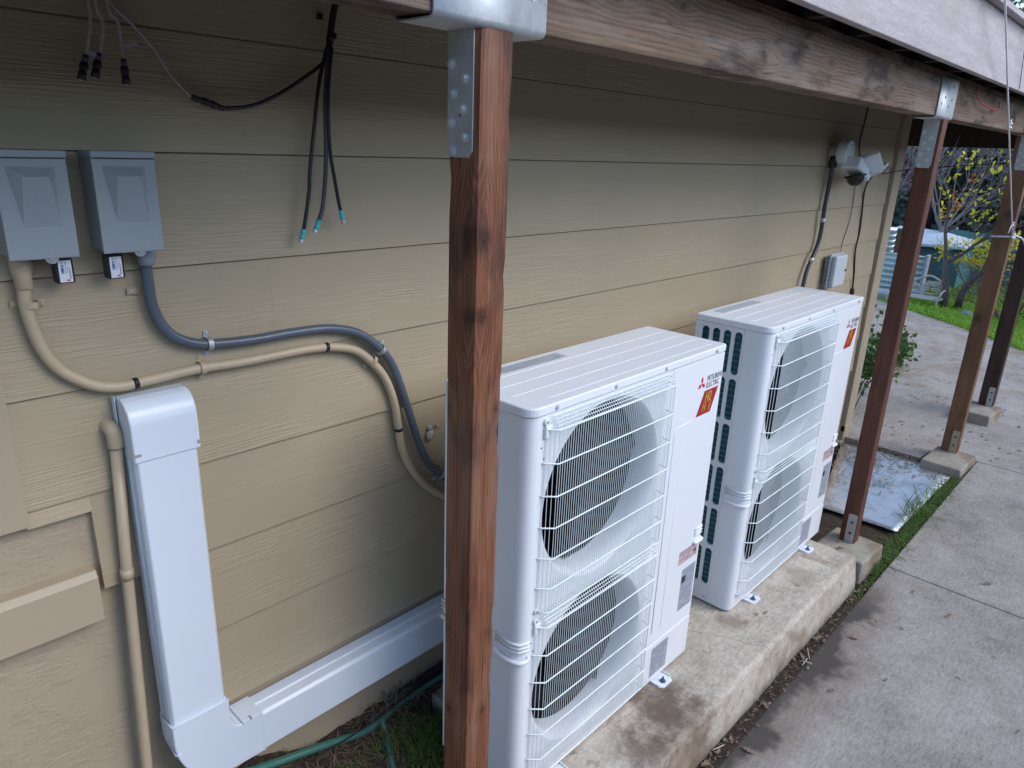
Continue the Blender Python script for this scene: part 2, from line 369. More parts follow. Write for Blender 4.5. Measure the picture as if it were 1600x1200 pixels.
POSTK = [(1.86, .18, .035), (1.63, .20, .034), (1.40, .30, .02), (.72, .23, .02), (2.2, .42, .012)]
MT['post'] = m_wood('stained_post_wood', (.050, .019, .012), (.27, .100, .047), 'z', [(1.905, .372, .036), (1.752, .368, .032), (1.545, .415, .012), (.75, .40, .016)], 1., .75, .6, (.034, .016, .013), (.24, .15, .10))
MT['post2'] = m_wood('red_brown_post_wood', (.050, .018, .012), (.150, .056, .033), 'z', [(.62, 3.45, .02)], 1., .4, .55, (.05, .016, .01))
MT['post3'] = m_wood('light_brown_post_wood', (.075, .038, .02), (.25, .135, .07), 'z', [(1.02, 5.47, .04), (1.76, 5.45, .045)], 1., .5, .6, (.08, .045, .03))
MT['post4'] = m_wood('dark_brown_post_wood', (.022, .013, .011), (.085, .048, .036), 'z', [(1.15, 7.1, .04), (.5, 7.1, .03)], 1., .6, .6, (.02, .012, .01))
MT['beam'] = m_wood('weathered_beam_wood', (.046, .027, .018), (.225, .148, .100), 'x', [(1.36, 1.77, .022), (1.62, 1.79, .018), (2.06, 1.728, .030), (2.55, 1.76, .016), (2.9, 1.74, .032), (3.18, 1.73, .024), (4.9, 1.75, .03)], .8, .95, .75, (.034, .024, .022), (.23, .19, .165), RW=.14)
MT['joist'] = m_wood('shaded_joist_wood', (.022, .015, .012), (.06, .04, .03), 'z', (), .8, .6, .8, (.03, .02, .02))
k = NM('weathered_fascia', .8, 0, .3); x, y, z = k.sep()
n1 = k.noise(k.scale(k.obj, (1.2, 1, 9)), 3, 6, .7); n2 = k.noise(k.scale(k.obj, (14, 1, 120)), 2, 5, .7); n3 = k.noise(k.obj, 95, 4, .7); n4 = k.noise(k.obj, 2.3, 4)
c = k.mix(k.mapr(k.math('ADD', k.math('MULTIPLY', n1, .5), k.math('ADD', k.math('MULTIPLY', n3, .3), k.math('MULTIPLY', n2, .3))), .38, .75), (.30, .26, .265), (.53, .49, .50))
c = k.mix(k.mapr(n4, .5, .7, 0., .4), c, (.36, .29, .25)); c = k.mix(k.mapr(k.voro(k.obj, 13.), .018, .03, .7, 0.), c, (.10, .09, .1)); k.col(c); k.bump(k.math('ADD', n2, k.math('MULTIPLY', n3, .5)), .4, .002); MT['fascia'] = k.m
MT['path'] = m_concrete('path_concrete', (.19, .170, .150), (.40, .372, .34), wet=True)
MT['path2'] = m_concrete('leafy_path_concrete', (.21, .185, .16), (.42, .385, .345), stain=(.22, .155, .10))
MT['pad'] = m_concrete('pad_concrete', (.29, .252, .20), (.57, .52, .44), stain=(.20, .13, .08), algae=-.10, spot=True)
MT['pier'] = m_concrete('pier_concrete', (.22, .20, .165), (.38, .35, .29), stain=(.18, .12, .07))
k = NM('soil', .95, 0, .2); n = k.noise(k.obj, 12, 7, .75); n2 = k.noise(k.obj, 90, 5, .7)
k.col(k.mix(k.mapr(k.math('ADD', k.math('MULTIPLY', n, .6), k.math('MULTIPLY', n2, .5)), .35, .75), (.018, .014, .011), (.085, .062, .047))); k.bump(k.math('ADD', n, n2), .9, .012); MT['soil'] = k.m
k = NM('lawn_soil', .95, 0, .2); k.col(k.mix(k.noise(k.obj, 4, 6), (.06, .12, .02), (.11, .19, .035))); MT['lawn'] = k.m
MT['grass'] = m_leaf('grass_blade', (.12, .20, .05), .35, .5, 1.2); MT['lawngrass'] = m_leaf('bright_grass_blade', (.26, .47, .06), .4, .35, .8)
MT['straw'] = m_leaf('dry_straw', (.19, .14, .085), .15, .6); MT['dryleaf'] = m_leaf('dry_leaf', (.215, .155, .115), .15, .35, 9.)
MT['bark'] = m_plain('grey_bark', (.115, .098, .092), .85, 0, .4, 12, .5, bsc=60); MT['twig'] = m_plain('pale_twig', (.23, .20, .205), .8, 0, .3, 9)
MT['yellow'] = m_leaf('yellow_leaf', (.68, .62, .06), .4, .3); MT['orange'] = m_leaf('orange_leaf', (.50, .22, .08), .3, .3)
MT['evergreen'] = m_leaf('evergreen_leaf', (.11, .155, .12), .25, .5, 1.2); MT['bush'] = m_leaf('bush_leaf', (.07, .15, .04), .3, .45); MT['redleaf'] = m_leaf('plum_leaf', (.17, .07, .08), .2, .5)
MT['fence'] = m_plain('teal_screen_cloth', (.08, .21, .22), .8, 0, .18, 3); MT['tarp'] = m_plain('white_tarp', (.70, .74, .76), .5, 0, .08, 3); MT['whiteiron'] = m_plain('worn_white_iron', (.55, .50, .46), .6, 0, .3, 20)
MT['corr'] = m_plain('corrugated_steel', (.62, .74, .76), .45, .3, .12, 6); MT['stone'] = m_concrete('grey_stone', (.22, .23, .25), (.38, .40, .43))
MT['hose'] = m_plain('green_hose', (.045, .16, .13), .35, 0, .15, 20); MT['redwire'] = m_plain('red_wire', (.45, .02, .02), .4); MT['rope'] = m_plain('white_rope', (.62, .62, .66), .7, 0, .15, 200, .4, bsc=500)
k = NM('wet_sheet_metal', .2, .9); n = k.noise(k.obj, 3.2, 6, .65, .6); n2 = k.noise(k.scale(k.obj, (4, 30, 1)), 2, 5, .6)
k.col(k.mix(n, (.45, .47, .50), (.82, .84, .87))); n5 = k.noise(k.obj, 6.5, 6, .75, .5); c5 = k.mix(n, (.50, .52, .54), (.90, .91, .92)); c5 = k.mix(k.mapr(n5, .52, .66, 0., .6), c5, (.30, .28, .26)); k.col(c5); k.rough(k.mapr(n, .35, .65, .22, .5)); k.bump(k.math('ADD', n, k.math('MULTIPLY', n2, .6)), .7, .006); MT['sheet'] = k.m

# ------------------------------------------------------------------ ground, path, lawn
mb = MB(); mb.add([(-300, -300, -.20), (300, -300, -.20), (300, 300, -.20), (-300, 300, -.20)], [(0, 1, 2, 3)])
mb.build('ground', MT['soil'], kind='structure')
mb = MB()
J = .0035
def slab(pts, z1=-.08, z0=-.19): mb.prism(pts, 'z', z0, z1)
xs = [-6, -3.9, -1.8, .1, 2.02 - .0, 4.05]
xs = [-6.5, -4.3, -2.2, -.1, 1.95, 4.05, 6.17]
for a, b in zip(xs[:-1], xs[1:]):
    slab([(a + J, -3.4), (b - J, -3.4), (b - J, -.93), (a + J, -.93)])
slab([(6.17 + J, -3.4), (7.52 - J, -3.4), (7.60 - J, -1.0), (7.74 - J, -.4), (7.9 - J, .15), (8.15 - J, 1.6), (5.9, 1.6), (5.9, -.60), (6.17 + J, -.62)])
mb.build('path', MT['path'], bevel=.006, kind='structure')
mb = MB()
slab([(7.52 + J, -3.4), (9.7, -3.4), (9.9, -2), (10.2, -1.2), (10.62, -.53), (10.92, -.2), (11.26, .16), (11.68, .61), (12.12, 1.2), (12.9, 2.1), (14, 3.0), (8.3, 3.0), (8.15 + J, 1.6), (7.9 + J, .15), (7.74 + J, -.4), (7.60 + J, -1.0)], -.084)
slab([(5.9, 1.604), (8.15, 1.604), (8.3, 3.0), (8.3, 5), (5.9, 5)], -.084)
slab([(-6.5, -8), (9.2, -8), (9.65, -3.41), (-6.5, -3.41)], -.084)
mb.build('path_beyond', MT['path2'], bevel=.006, kind='structure')
# lawn sheet, gently uneven
vs = []; fs = []; NX, NY = 40, 50
def lawn_z(x, y): return -.135 - .018 * max(0, x - 11) + .03 * (noise.noise(Vector((x * .5, y * .5, 0))))
for i in range(NX + 1):
    for j in range(NY + 1):
        x = 8.6 + 22 * (i / NX) ** 1.4; y = -16 + 34 * j / NY
        vs.append((x, y, lawn_z(x, y) - .02))
for i in range(NX):
    for j in range(NY):
        a = i * (NY + 1) + j; fs.append((a, a + NY + 1, a + NY + 2, a + 1))
raw('lawn', vs, fs, MT['lawn'], smooth=True, kind='structure')
EDGE = [(-3.4, 9.7), (-2, 9.9), (-1.2, 10.2), (-.53, 10.62), (-.2, 10.92), (.16, 11.26), (.61, 11.68), (1.2, 12.12), (2.1, 12.9), (3.0, 14), (9, 15)]
def edge_x(y):
    if y < EDGE[0][0]: return EDGE[0][1]
    for (a, xa), (b, xb) in zip(EDGE[:-1], EDGE[1:]):
        if a <= y <= b: return xa + (xb - xa) * (y - a) / (b - a)
    return 15.
def blades(n, fn, h, wd, lean=.5):
    vs = []; fs = []
    for _ in range(n):
        r = fn()
        if r is None: continue
        x, y, z, s = r; a = random.uniform(0, 2 * pi); hh = h * random.uniform(.5, 1.3) * s; l = random.uniform(.1, lean) * hh * 1.6
        d = random.uniform(0, 2 * pi); dx, dy = cos(d) * l, sin(d) * l; wx, wy = cos(a) * wd / 2, sin(a) * wd / 2
        o = len(vs)
        vs += [(x - wx, y - wy, z), (x + wx, y + wy, z), (x + wx * .8 + dx * .4, y + wy * .8 + dy * .4, z + hh * .6), (x - wx * .8 + dx * .4, y - wy * .8 + dy * .4, z + hh * .6), (x + dx, y + dy, z + hh * (1 - lean * .4))]
        fs += [(o, o + 1, o + 2, o + 3), (o + 3, o + 2, o + 4)]
    return vs, fs
def lawn_pt():
    y = random.uniform(-6, 4.5); u = random.random() ** 1.7; x = edge_x(y) + .02 + u * 6.5
    return x, y, lawn_z(x, y) - .03, 1.1 if u < .12 else .8 + .5 * noise.noise(Vector((x, y, 2)))
vs, fs = blades(60000, lawn_pt, .16, .014, .6); raw('lawn_grass', vs, fs, MT['lawngrass'], kind='stuff')

# soil between pad, wall and path: banked up against the wall
def soil_h(x, y):
    if x < 1.95:
        top = .15 + .5 * max(0, min(.18, .95 - x))
        f = max(0, min(1, 1 + y / .38)) ** 1.5
        if x > 1.30: f *= max(.12, 1 - (x - 1.30) / .13) if y < -.07 else 1
        base = -.02 + (top + .02) * f
        if y < -.80: base = -.09
    else: base = -.100 + .03 * max(0, 1 - (x - 1.95) / 1.6)
    if x > 3.6: base = -.128
    if y < -.87 and x < 3.6: base = -.079 - .006 * max(0, (-y - .93) / .03)
    elif y < -.87: base = min(base, -.090)
    if y < -.87 and x < 3.6: return base + .006 * noise.noise(Vector((x * 3, y * 8, 0))) - .008 * max(0, (-y - .93) / .03) + .004 * noise.noise(Vector((x * 40, y * 40, 3)))
    a = .35 if x > 1.95 else 1
    return base + a * (.022 * noise.noise(Vector((x * 7, y * 7, 0))) + .014 * noise.noise(Vector((x * 22, y * 22, 3))))
vs = []; fs = []; NX, NY = 230, 60
for i in range(NX + 1):
    for j in range(NY + 1):
        x = -1. + 7.1 * i / NX; y = -.965 + .99 * j / NY
        if x > 3.6: y = max(y, -.927)
        vs.append((x, y, min(soil_h(x, y), .3 if y > -.85 else -.070)))
for i in range(NX):
    for j in range(NY):
        a = i * (NY + 1) + j; fs.append((a, a + NY + 1, a + NY + 2, a + 1))
raw('soil', vs, fs, MT['soil'], smooth=True, kind='structure')

# ------------------------------------------------------------------ house
house = thing('house', 'beige house wall of horizontal lap siding under the deck', 'house')
H_TOP = 2.97; XC = 5.83
mb = MB()
for kk in range(-5, 5):
    zt = Z0 - kk * E_; zb = zt - E_
    segs = [(.30 if zb > 1.1 else .433, XC)]
    if kk == 2: segs = [(.30, XC)]
    for (xa, xb) in segs:
        if kk == 2:      # board with the notch at its left end
            zn = 1.227
            mb.prism([(-.004, zt), (-.012 + .0, zn), (.03, zn), (.03, zt)], 'x', .30, .433)
        x0 = .433 if kk == 2 else (.60 if kk > 2 else xa)
        if kk == 3:
            zn = 1.013; mb.prism([(-.0032, zt + .0), (-.004, zn), (.03, zn), (.03, zt)], 'x', .433, .60)
        mb.prism([(-.004, zt), (-.0125, zb + .001), (-.002, zb + .001), (.03, zb + .001), (.03, zt)], 'x', x0, xb)
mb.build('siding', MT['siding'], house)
MB().box(.60, XC, .0, .03, -.3, Z0 - 5 * E_ + .0).build('skirt_board', MT['trim'], house)
MB().box(-4, .60, .012, .03, -.3, 1.24).build('foundation_panel', MT['stucco'], house)
MB().box(-.9, .306, -.022, .012, 1.236, H_TOP).build('trim_board', MT['trim'], house, .002)
MB().prism([(-.034, .943), (-.034, 1.062), (-.024, 1.079), (.013, 1.079), (.013, .943)], 'x', -2.5, .418).build('ledger_board', MT['trim'], house, .003)
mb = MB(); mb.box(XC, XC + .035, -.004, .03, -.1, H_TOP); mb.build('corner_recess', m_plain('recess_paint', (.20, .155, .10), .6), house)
MB().prism([(XC + .03, -.032), (6.02, -.032), (6.02, .12), (5.99, .12), (5.99, .0), (XC + .03, .0)], 'z', -.12, H_TOP).build('corner_trim', MT['trim'], house, .003)
MB().box(5.80, 6.03, -.04, .13, -.20, -.105).box(5.86, 6.028, -.037, .10, -.03, .02).build('trim_foot', MT['trim'], house, .004)
mb = MB()
for kk in range(-5, 8):
    zt = Z0 - kk * E_; zb = zt - E_; mb.prism([(5.984, zt), (5.998, zb + .001), (5.95, zb + .001), (5.95, zt)], 'y', .121, 8)
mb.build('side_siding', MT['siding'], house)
MB().box(-6, 5.95, .031, 8, -.3, H_TOP + .0).build('house_body', MT['trim'], house)
# small marks on the wall
pm = MB(); pm.lathe([(.0, .0), (.017, .001), (.02, .004), (.013, .009), (.006, .011), (0, .010)], (1.471, -.011, 1.137), (0, -1, 0), 14)
pm.lathe([(.0, .0), (.009, .001), (.006, .005), (0, .006)], (1.505, -.011, 1.163), (.3, -1, 0), 8).lathe([(.0, .0), (.008, .001), (.009, .006), (.002, .009)], (1.468, -.011, 1.165), (0, -1, .3), 9)
tag(pm.build('caulk_patch', m_plain('aged_caulk', (.42, .38, .34), .7, 0, .25, 90, .5, bsc=200)), 'lumpy whitish caulk patch on the siding left of the near post', 'caulk patch')
wb = thing('wall_bracket', 'small painted corner bracket screwed under the second grey box', 'bracket', (.585, -.0115, 1.736))
MB().box(-.012, .012, -.0015, 0, -.008, .008).box(.010, .012, -.008, 0, -.008, .008).build('bracket_plate', MT['trim'], wb, .0006)
MB().tube([(-.002, -.001, .001), (-.002, -.004, .001)], .003, 8).build('screw', MT['bolt'], wb)

# ------------------------------------------------------------------ equipment pad and piers
mb = MB(); mb.prism([(-.030, .1), (-.030, -.19), (-.885, -.19), (-.872, -.03), (-.852, .085), (-.842, .1)], 'x', 1.44, 3.69)
o = mb.build('equipment_pad', MT['pad'], bevel=.012, seg=3)
tag(o, 'long stained concrete pad carrying both white outdoor units', 'concrete pad')
PG = 'concrete piers under the deck posts'
def pier(x, y, z, sx, sy, h, label, rz=0):
    m = MB(); t = .93
    a, b = sx / 2, sy / 2
    m.add([(-a, -b, -h), (a, -b, -h), (a, b, -h), (-a, b, -h), (-a * t, -b * t, 0), (a * t, -b * t, 0), (a * t, b * t, 0), (-a * t, b * t, 0)],
          [(0, 3, 2, 1), (4, 5, 6, 7), (0, 1, 5, 4), (1, 2, 6, 5), (2, 3, 7, 6), (3, 0, 4, 7)])
    o = m.build('concrete_pier', MT['pier'], bevel=.012, seg=3); o.location = (x, y, z); o.rotation_euler = (0, 0, rz)
    return tag(o, label, 'pier', PG)
pier(3.985, -.725, .0, .33, .29, .20, 'large concrete pier at the end of the equipment pad', R(-3))
pier(5.95, -.78, -.03, .44, .29, .16, 'concrete pier beside the wet metal sheet, with beige strap post', R(-2))
pier(7.33, -.69, .01, .42, .29, .12, 'farthest concrete pier standing on the path under the dark post', R(-4))
pier(1.03, -.75, .02, .26, .26, .22, 'concrete pier under the nearest post, at the near end of the pad')

# ------------------------------------------------------------------ deck: beam, joists, fascia
deck = thing('deck', 'raised wooden deck over the units with weathered beam and grey fascia', 'deck')
mb = MB()
def beam_pts(x0, x1, y0, y1, z0, z1, n):
    vs = []; fs = []
    for i in range(n + 1):
        x = x0 + (x1 - x0) * i / n; j = .0022 * noise.noise(Vector((x * 4, 1, 0))); j2 = .0014 * noise.noise(Vector((x * 6, 5, 0)))
        vs += [(x, y0 + j, z0 + j2), (x, y1, z0 + j2 * .6), (x, y1, z1), (x, y0 + j, z1)]
    for i in range(n):
        for k in range(4): a = i * 4; fs.append((a + k, a + (k + 1) % 4, a + 4 + (k + 1) % 4, a + 4 + k))
    fs += [(3, 2, 1, 0), tuple(n * 4 + q for q in (0, 1, 2, 3))]; return vs, fs
mb.add(*beam_pts(-4.2, 7.78, -.745, -.650, 2.287, 2.475, 300)); mb.build('beam', MT['beam'], deck, .004)
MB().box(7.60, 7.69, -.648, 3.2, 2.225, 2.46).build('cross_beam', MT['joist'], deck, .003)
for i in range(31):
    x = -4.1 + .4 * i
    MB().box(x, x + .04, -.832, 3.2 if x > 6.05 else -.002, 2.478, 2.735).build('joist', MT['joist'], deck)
MB().box(-4.2, 7.8, -.866, -.834, 2.464, 2.735).build('fascia', MT['fascia'], deck, .003)
mb = MB()
for i in range(7):
    y0 = -.905 + i * .1435; mb.box(-4.2, 7.8, y0, y0 + .138, 2.738, 2.764)
for i in range(16):
    y0 = .10 + i * .1435 ; mb.box(6.05, 7.8, y0, y0 + .138, 2.738, 2.764)
mb.build('deck_boards', MT['fascia'], deck, .003)
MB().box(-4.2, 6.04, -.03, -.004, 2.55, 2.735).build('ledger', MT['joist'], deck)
# ------------------------------------------------------------------ posts with caps and base straps
def post_mesh(x0, x1, y0, y1, z0, z1, knots, seed, amp=.0007):
    n = 60; m = 6; vs = []; fs = []
    per = []
    for k in range(m): per.append((x0 + (x1 - x0) * k / m, y0, 0))
    for k in range(m): per.append((x1, y0 + (y1 - y0) * k / m, 1))
    for k in range(m): per.append((x1 - (x1 - x0) * k / m, y1, 2))
    for k in range(m): per.append((x0, y1 - (y1 - y0) * k / m, 3))
    cx, cy = (x0 + x1) / 2, (y0 + y1) / 2
    for i in range(n + 1):
        z = z0 + (z1 - z0) * i / n
        for (x, y, s) in per:
            d = Vector((x - cx, y - cy, 0)); dl = max(abs(d.x), abs(d.y)); corner = min(abs(d.x), abs(d.y)) / dl
            j = amp * noise.noise(Vector((x * 30 + seed, y * 30, z * 5)))
            c = -max(0, corner - .97) / .03 * (.0022 + .012 * max(0, noise.noise(Vector((x * 9, seed, z * 13))) - .28))
            for (kx, ky, kz, kr) in knots:
                dd = (Vector((x, y, z)) - Vector((kx, ky, kz))).length
                if dd < kr: j += .0035 * noise.noise(Vector((x * 60, y * 60, z * 40))) * (1 - dd / kr)
            vs.append((x + d.x / dl * (j + c), y + d.y / dl * (j + c), z))
    q = len(per)
    for i in range(n):
        for k in range(q): fs.append((i * q + k, i * q + (k + 1) % q, (i + 1) * q + (k + 1) % q, (i + 1) * q + k))
    fs += [tuple(range(q - 1, -1, -1)), tuple(range(n * q, n * q + q))]
    return vs, fs
DP = 'posts carrying the deck beam'
def post(x, base, label, mat, name='wooden_post', y0=-.745, y1=-.660, wdt=.085, knots=(), seed=0, tilt=0, cap=True, strap=True, capc=None, straph=.18, strapm='galv', y=None):
    t = thing(name, label, 'post', (x, y0, 0), DP)
    m = MB(); m.add(*post_mesh(x, x + wdt, y0, y1, base, 2.281, knots, seed))
    o = m.build('timber', mat, t); o.location = (-x, -y0, 0)
    if cap:
        c0 = (capc or x + wdt / 2 - .04) - .14 - x; c1 = c0 + .28
        m = MB()
        # saddle: bottom plate and two side plates, one bent piece each
        inn = [(-.004, 2.455)] + [(.006 - .010 * cos(R(q)), 2.2915 - .010 * sin(R(q))) for q in (0, 22, 45, 67, 90)] + [(.087 + .010 * sin(R(q)), 2.2915 - .010 * cos(R(q))) for q in (0, 22, 45, 67, 90)] + [(.097, 2.455)]
        out = [(-.007, 2.455)] + [(.006 - .013 * cos(R(q)), 2.2915 - .013 * sin(R(q))) for q in (0, 22, 45, 67, 90)] + [(.087 + .013 * sin(R(q)), 2.2915 - .013 * cos(R(q))) for q in (0, 22, 45, 67, 90)] + [(.100, 2.455)]
        vs_ = [(xx, p[0], p[1]) for xx in (c0, c1) for p in inn + out]; ni = len(inn); nn = 2 * ni
        m.add(vs_, [(i, i + 1, nn + i + 1, nn + i) for i in range(ni - 1)] + [(ni + i, ni + i + 1, nn + ni + i + 1, nn + ni + i) for i in range(ni - 1)], True)
        m.add(vs_, [(o_ + i, o_ + i + 1, o_ + ni + i + 1, o_ + ni + i) for o_ in (0, nn) for i in range(ni - 1)] + [(0, ni, nn + ni, nn), (ni - 1, nn - 1, 2 * nn - 1, nn + ni - 1)])
        cp = m.build('post_cap', MT['galv'], t)
        for s, xx in ((-1, -.0035),):
            m = MB(); m.prism([(.084, 2.2785), (.084, 2.070), (.075, 2.058), (.024, 2.058), (.015, 2.070), (.015, 2.2785)], 'x', xx, xx + .003)
            leg = m.build('cap_leg', MT['galv'], t, .0006)
            if s == -1:
                for (yy, zz) in ((.074, 2.222), (.036, 2.196), (.068, 2.170), (.041, 2.144), (.072, 2.120), (.036, 2.094), (.068, 2.070)):
                    MB().hexbolt((xx, yy, zz), (-1, 0, 0), .0066, .0055).build('screw', MT['bolt'], leg)
                MB().tube([(xx - .0003, .049, 2.133), (xx - .0008, .049, 2.133)], .0024, 8).build('hole', MT['ink'], leg)
        if x < 2:
            for (zx, zz) in ((.24, 2.345), (.05, 2.40)): MB().hexbolt((c0 + zx, -.007, zz), (0, -1, 0), .005, .004).build('screw', MT['bolt'], cp)
        else:
            for (zx, zz) in ((.06, 2.43), (.20, 2.42), (.09, 2.37), (.21, 2.365), (.05, 2.34), (.17, 2.335)): MB().tube([(c0 + zx, -.0072, zz), (c0 + zx, -.0079, zz)], .0065, 10).build('nail_hole', MT['ink'], cp)
    if strap:
        m = MB(); m.prism([(.006, base - .01), (.006, base + straph - .008), (.014, base + straph), (.046, base + straph), (.054, base + straph - .008), (.054, base - .01)], 'x', -.0045, -.0005)
        bs = m.build('base_strap', MT[strapm], t, .0008)
        for zz in (.35, .72): MB().hexbolt((-.0045, .03, base + straph * zz), (-1, 0, 0), .005, .004).build('screw', MT['ink'], bs)
    t.rotation_euler = (0, tilt, 0)
    return t
# near post leans slightly: shift so that its foot stands forward along the wall
p1 = post(.968, .03, 'nearest deck post, rough reddish wood with dark knots beside the unit', MT['post'], knots=[(.968, -.745, 1.90, .07), (.968, -.745, 1.66, .06), (.968, -.745, .74, .05)], seed=3, strap=True, straph=.15, capc=.992)
post(4.0, .0, 'second deck post, smooth dark red wood standing beyond the far unit', MT['post2'], seed=11, tilt=0, capc=3.965)
post(6.07, -.03, 'third deck post, lighter brown wood with rope tied round it', MT['post3'], seed=23, capc=6.08, y0=-.80, y1=-.69, strapm='trim')
post(7.45, .01, 'farthest deck post, weathered dark brown wood on the path', MT['post4'], seed=31, y0=-.765, y1=-.65, wdt=.11, cap=False)

# ------------------------------------------------------------------ outdoor units
def cell(mb, hx, hz, hw, hh, rad, X0, X1, Zb, Zt, to3, seg=3, lip=None):
    """flat plate [X0,X1]x[Zb,Zt] with a rounded hole centred (hx,hz)"""
    inner = []; outer = []
    for (sx, sz, a0) in ((1, 1, 0), (-1, 1, 90), (-1, -1, 180), (1, -1, 270)):
        cx, cz = hx + sx * (hw - rad), hz + sz * (hh - rad)
        CX, CZ = (X1 if sx > 0 else X0), (Zt if sz > 0 else Zb)
        for i in range(2 * seg + 1):
            t = i / (2 * seg); a = R(a0 + 90 * t); inner.append((cx + rad * cos(a), cz + rad * sin(a)))
            hor = (CX, cz); ver = (cx, CZ)      # outer points run along one side to the corner, then along the other
            st, en = (hor, ver) if sx * sz > 0 else (ver, hor)
            if t < .5: u = t * 2; outer.append((st[0] + (CX - st[0]) * u, st[1] + (CZ - st[1]) * u))
            else: u = t * 2 - 1; outer.append((CX + (en[0] - CX) * u, CZ + (en[1] - CZ) * u))
    n = len(inner); rows = [[to3(p[0], p[1], 0) for p in outer], [to3(p[0], p[1], 0) for p in inner]]
    if lip:
        for (s, d) in lip: rows.append([to3(hx + (p[0] - hx) * s, hz + (p[1] - hz) * s, d) for p in inner])
    vs = [v for r in rows for v in r]
    mb.add(vs, [(k, (k + 1) % n, n + (k + 1) % n, n + k) for k in range(n)])
    for r in range(1, len(rows) - 1): mb.add(vs, [(r * n + k, r * n + (k + 1) % n, (r + 1) * n + (k + 1) % n, (r + 1) * n + k) for k in range(n)], True)
UG = 'outdoor heat pump units on the pad'
def make_unit():
    u = thing('outdoor_unit', '', 'heat pump unit', (0, 0, 0), UG)
    Wd, Dp, Ht = 1.05, .33, 1.310
    front = lambda a, b, d: (a, d, b)
    side = lambda a, b, d: (d, a, b)
    m = MB(); FX, FR = .360, .292
    for cz, zb, zt in ((1.0, .685, Ht), (.372, .012, .685)):
        cell(m, FX, cz, FR, FR, FR, .035, .70, zb, zt, front, 9, [(.985, .003), (.962, .010), (.935, .024), (.915, .045), (.912, .085)])
    m.add([(.70, 0, .012), (.70, 0, Ht), (.703, .004, .012), (.703, .004, Ht)], [(0, 1, 3, 2)])
    m.add([(.703, .004, .012), (Wd, .004, .012), (Wd, .004, Ht), (.703, .004, Ht)], [(0, 1, 2, 3)])
    arc = [(.035 - .035 * sin(t * pi / 2 / 6), .035 - .035 * cos(t * pi / 2 / 6)) for t in range(7)]   # rounded front corner
    vs = [(p[0], p[1], z) for z in (.012, Ht) for p in arc]; MB().add(vs, [(i, i + 1, i + 8, i + 7) for i in range(6)], True).build('corner_panel', MT['unit'], u)
    ys = [.035, .108]; m.add([(0, .035, .012), (0, .107, .012), (0, .107, Ht), (0, .035, Ht)], [(0, 1, 2, 3)])
    m.add([(0, .107, .012), (.0025, .1085, .012), (0, .110, .012), (0, .110, Ht), (.0025, .1085, Ht), (0, .107, Ht)], [(0, 1, 4, 5), (1, 2, 3, 4)])
    yc = [.133, .183, .233, .283]; yb = [.110, .158, .208, .258, .330]
    for r in range(6):
        zt = 1.30 - r * .202; zb = zt - .202
        for q in range(4):
            cell(m, yc[q], zt - .099, .0175, .0925, .0150, yb[q], yb[q + 1], zb, zt, side, 2, [(1, .004), (.98, .008)])
    m.add([(0, .110, .012), (0, .33, .012), (0, .33, 1.30 - 6 * .202), (0, .110, 1.30 - 6 * .202)], [(0, 1, 2, 3)]); m.add([(0, .110, 1.30), (0, .33, 1.30), (0, .33, Ht), (0, .110, Ht)], [(0, 1, 2, 3)])
    m.add([(0, .33, .012), (Wd, .33, .012), (Wd, .33, Ht), (0, .33, Ht)], [(0, 1, 2, 3)]); m.add([(Wd, .004, .012), (Wd, .33, .012), (Wd, .33, Ht), (Wd, .004, Ht)], [(0, 1, 2, 3)])
    m.add([(.035, 0, .012), (Wd, .004, .012), (Wd, .33, .012), (0, .33, .012), (0, .035, .012)], [(0, 1, 2, 3, 4)]); m.add([(.035, 0, Ht), (Wd, .004, Ht), (Wd, .33, Ht), (0, .33, Ht), (0, .035, Ht)], [(0, 1, 2, 3, 4)])
    m.build('casing', MT['unit'], u)
    # lid with pressed ribs
    m = MB(); c = []
    for (cx, cy, a0, rr) in ((.035, .035, 180, .040), (Wd - .012, .012 - .0, 270, .016), (Wd - .012, Dp - .008, 0, .016), (.012, Dp - .008, 90, .016)):
        for i in range(7): a = R(a0 + 15 * i); c.append((cx + rr * cos(a), cy + rr * sin(a)))
    m.prism(c, 'z', Ht + .001, 1.338, False); lid = m.build('lid', MT['unit'], u, .005, 3)
    m = MB()
    for yy, xa in ((.035, .12), (.105, .05), (.175, .05), (.245, .05)):
        m.tube([(xa - .022, yy + .010, 1.3365), (xa, yy, 1.3368), (1.0, yy, 1.3368), (1.015, yy + .004, 1.3365)], .0022, 8)
    m.build('lid_ribs', MT['unit'], lid)
    for i, xx in enumerate((.10, .37, .645, .975)): MB().hexbolt((xx, -.0055 if xx < .2 else -.0045, 1.324), (0, -1, 0), .0045, .003).build('screw', MT['bolt'], lid)
    m = MB(); m.box(.10, .47, .262, .312, 1.3381, 1.3386)
    lab = m.build('caution_label', m_plain('faded_label', (.42, .46, .50), .5, 0, .12, 60) if 'fl' not in MT else MT['fl'], lid)
    m = MB(); random.seed(5)
    for i in range(9):
        x = .11
        while x < .46:
            l = random.uniform(.008, .035)
            if x + l < .462 and random.random() < .85: m.box(x, x + l, .266 + i * .0049, .268 + i * .0049, 1.3386, 1.3388)
            x += l + .004
    m.build('print', MT['greyink'], lab)
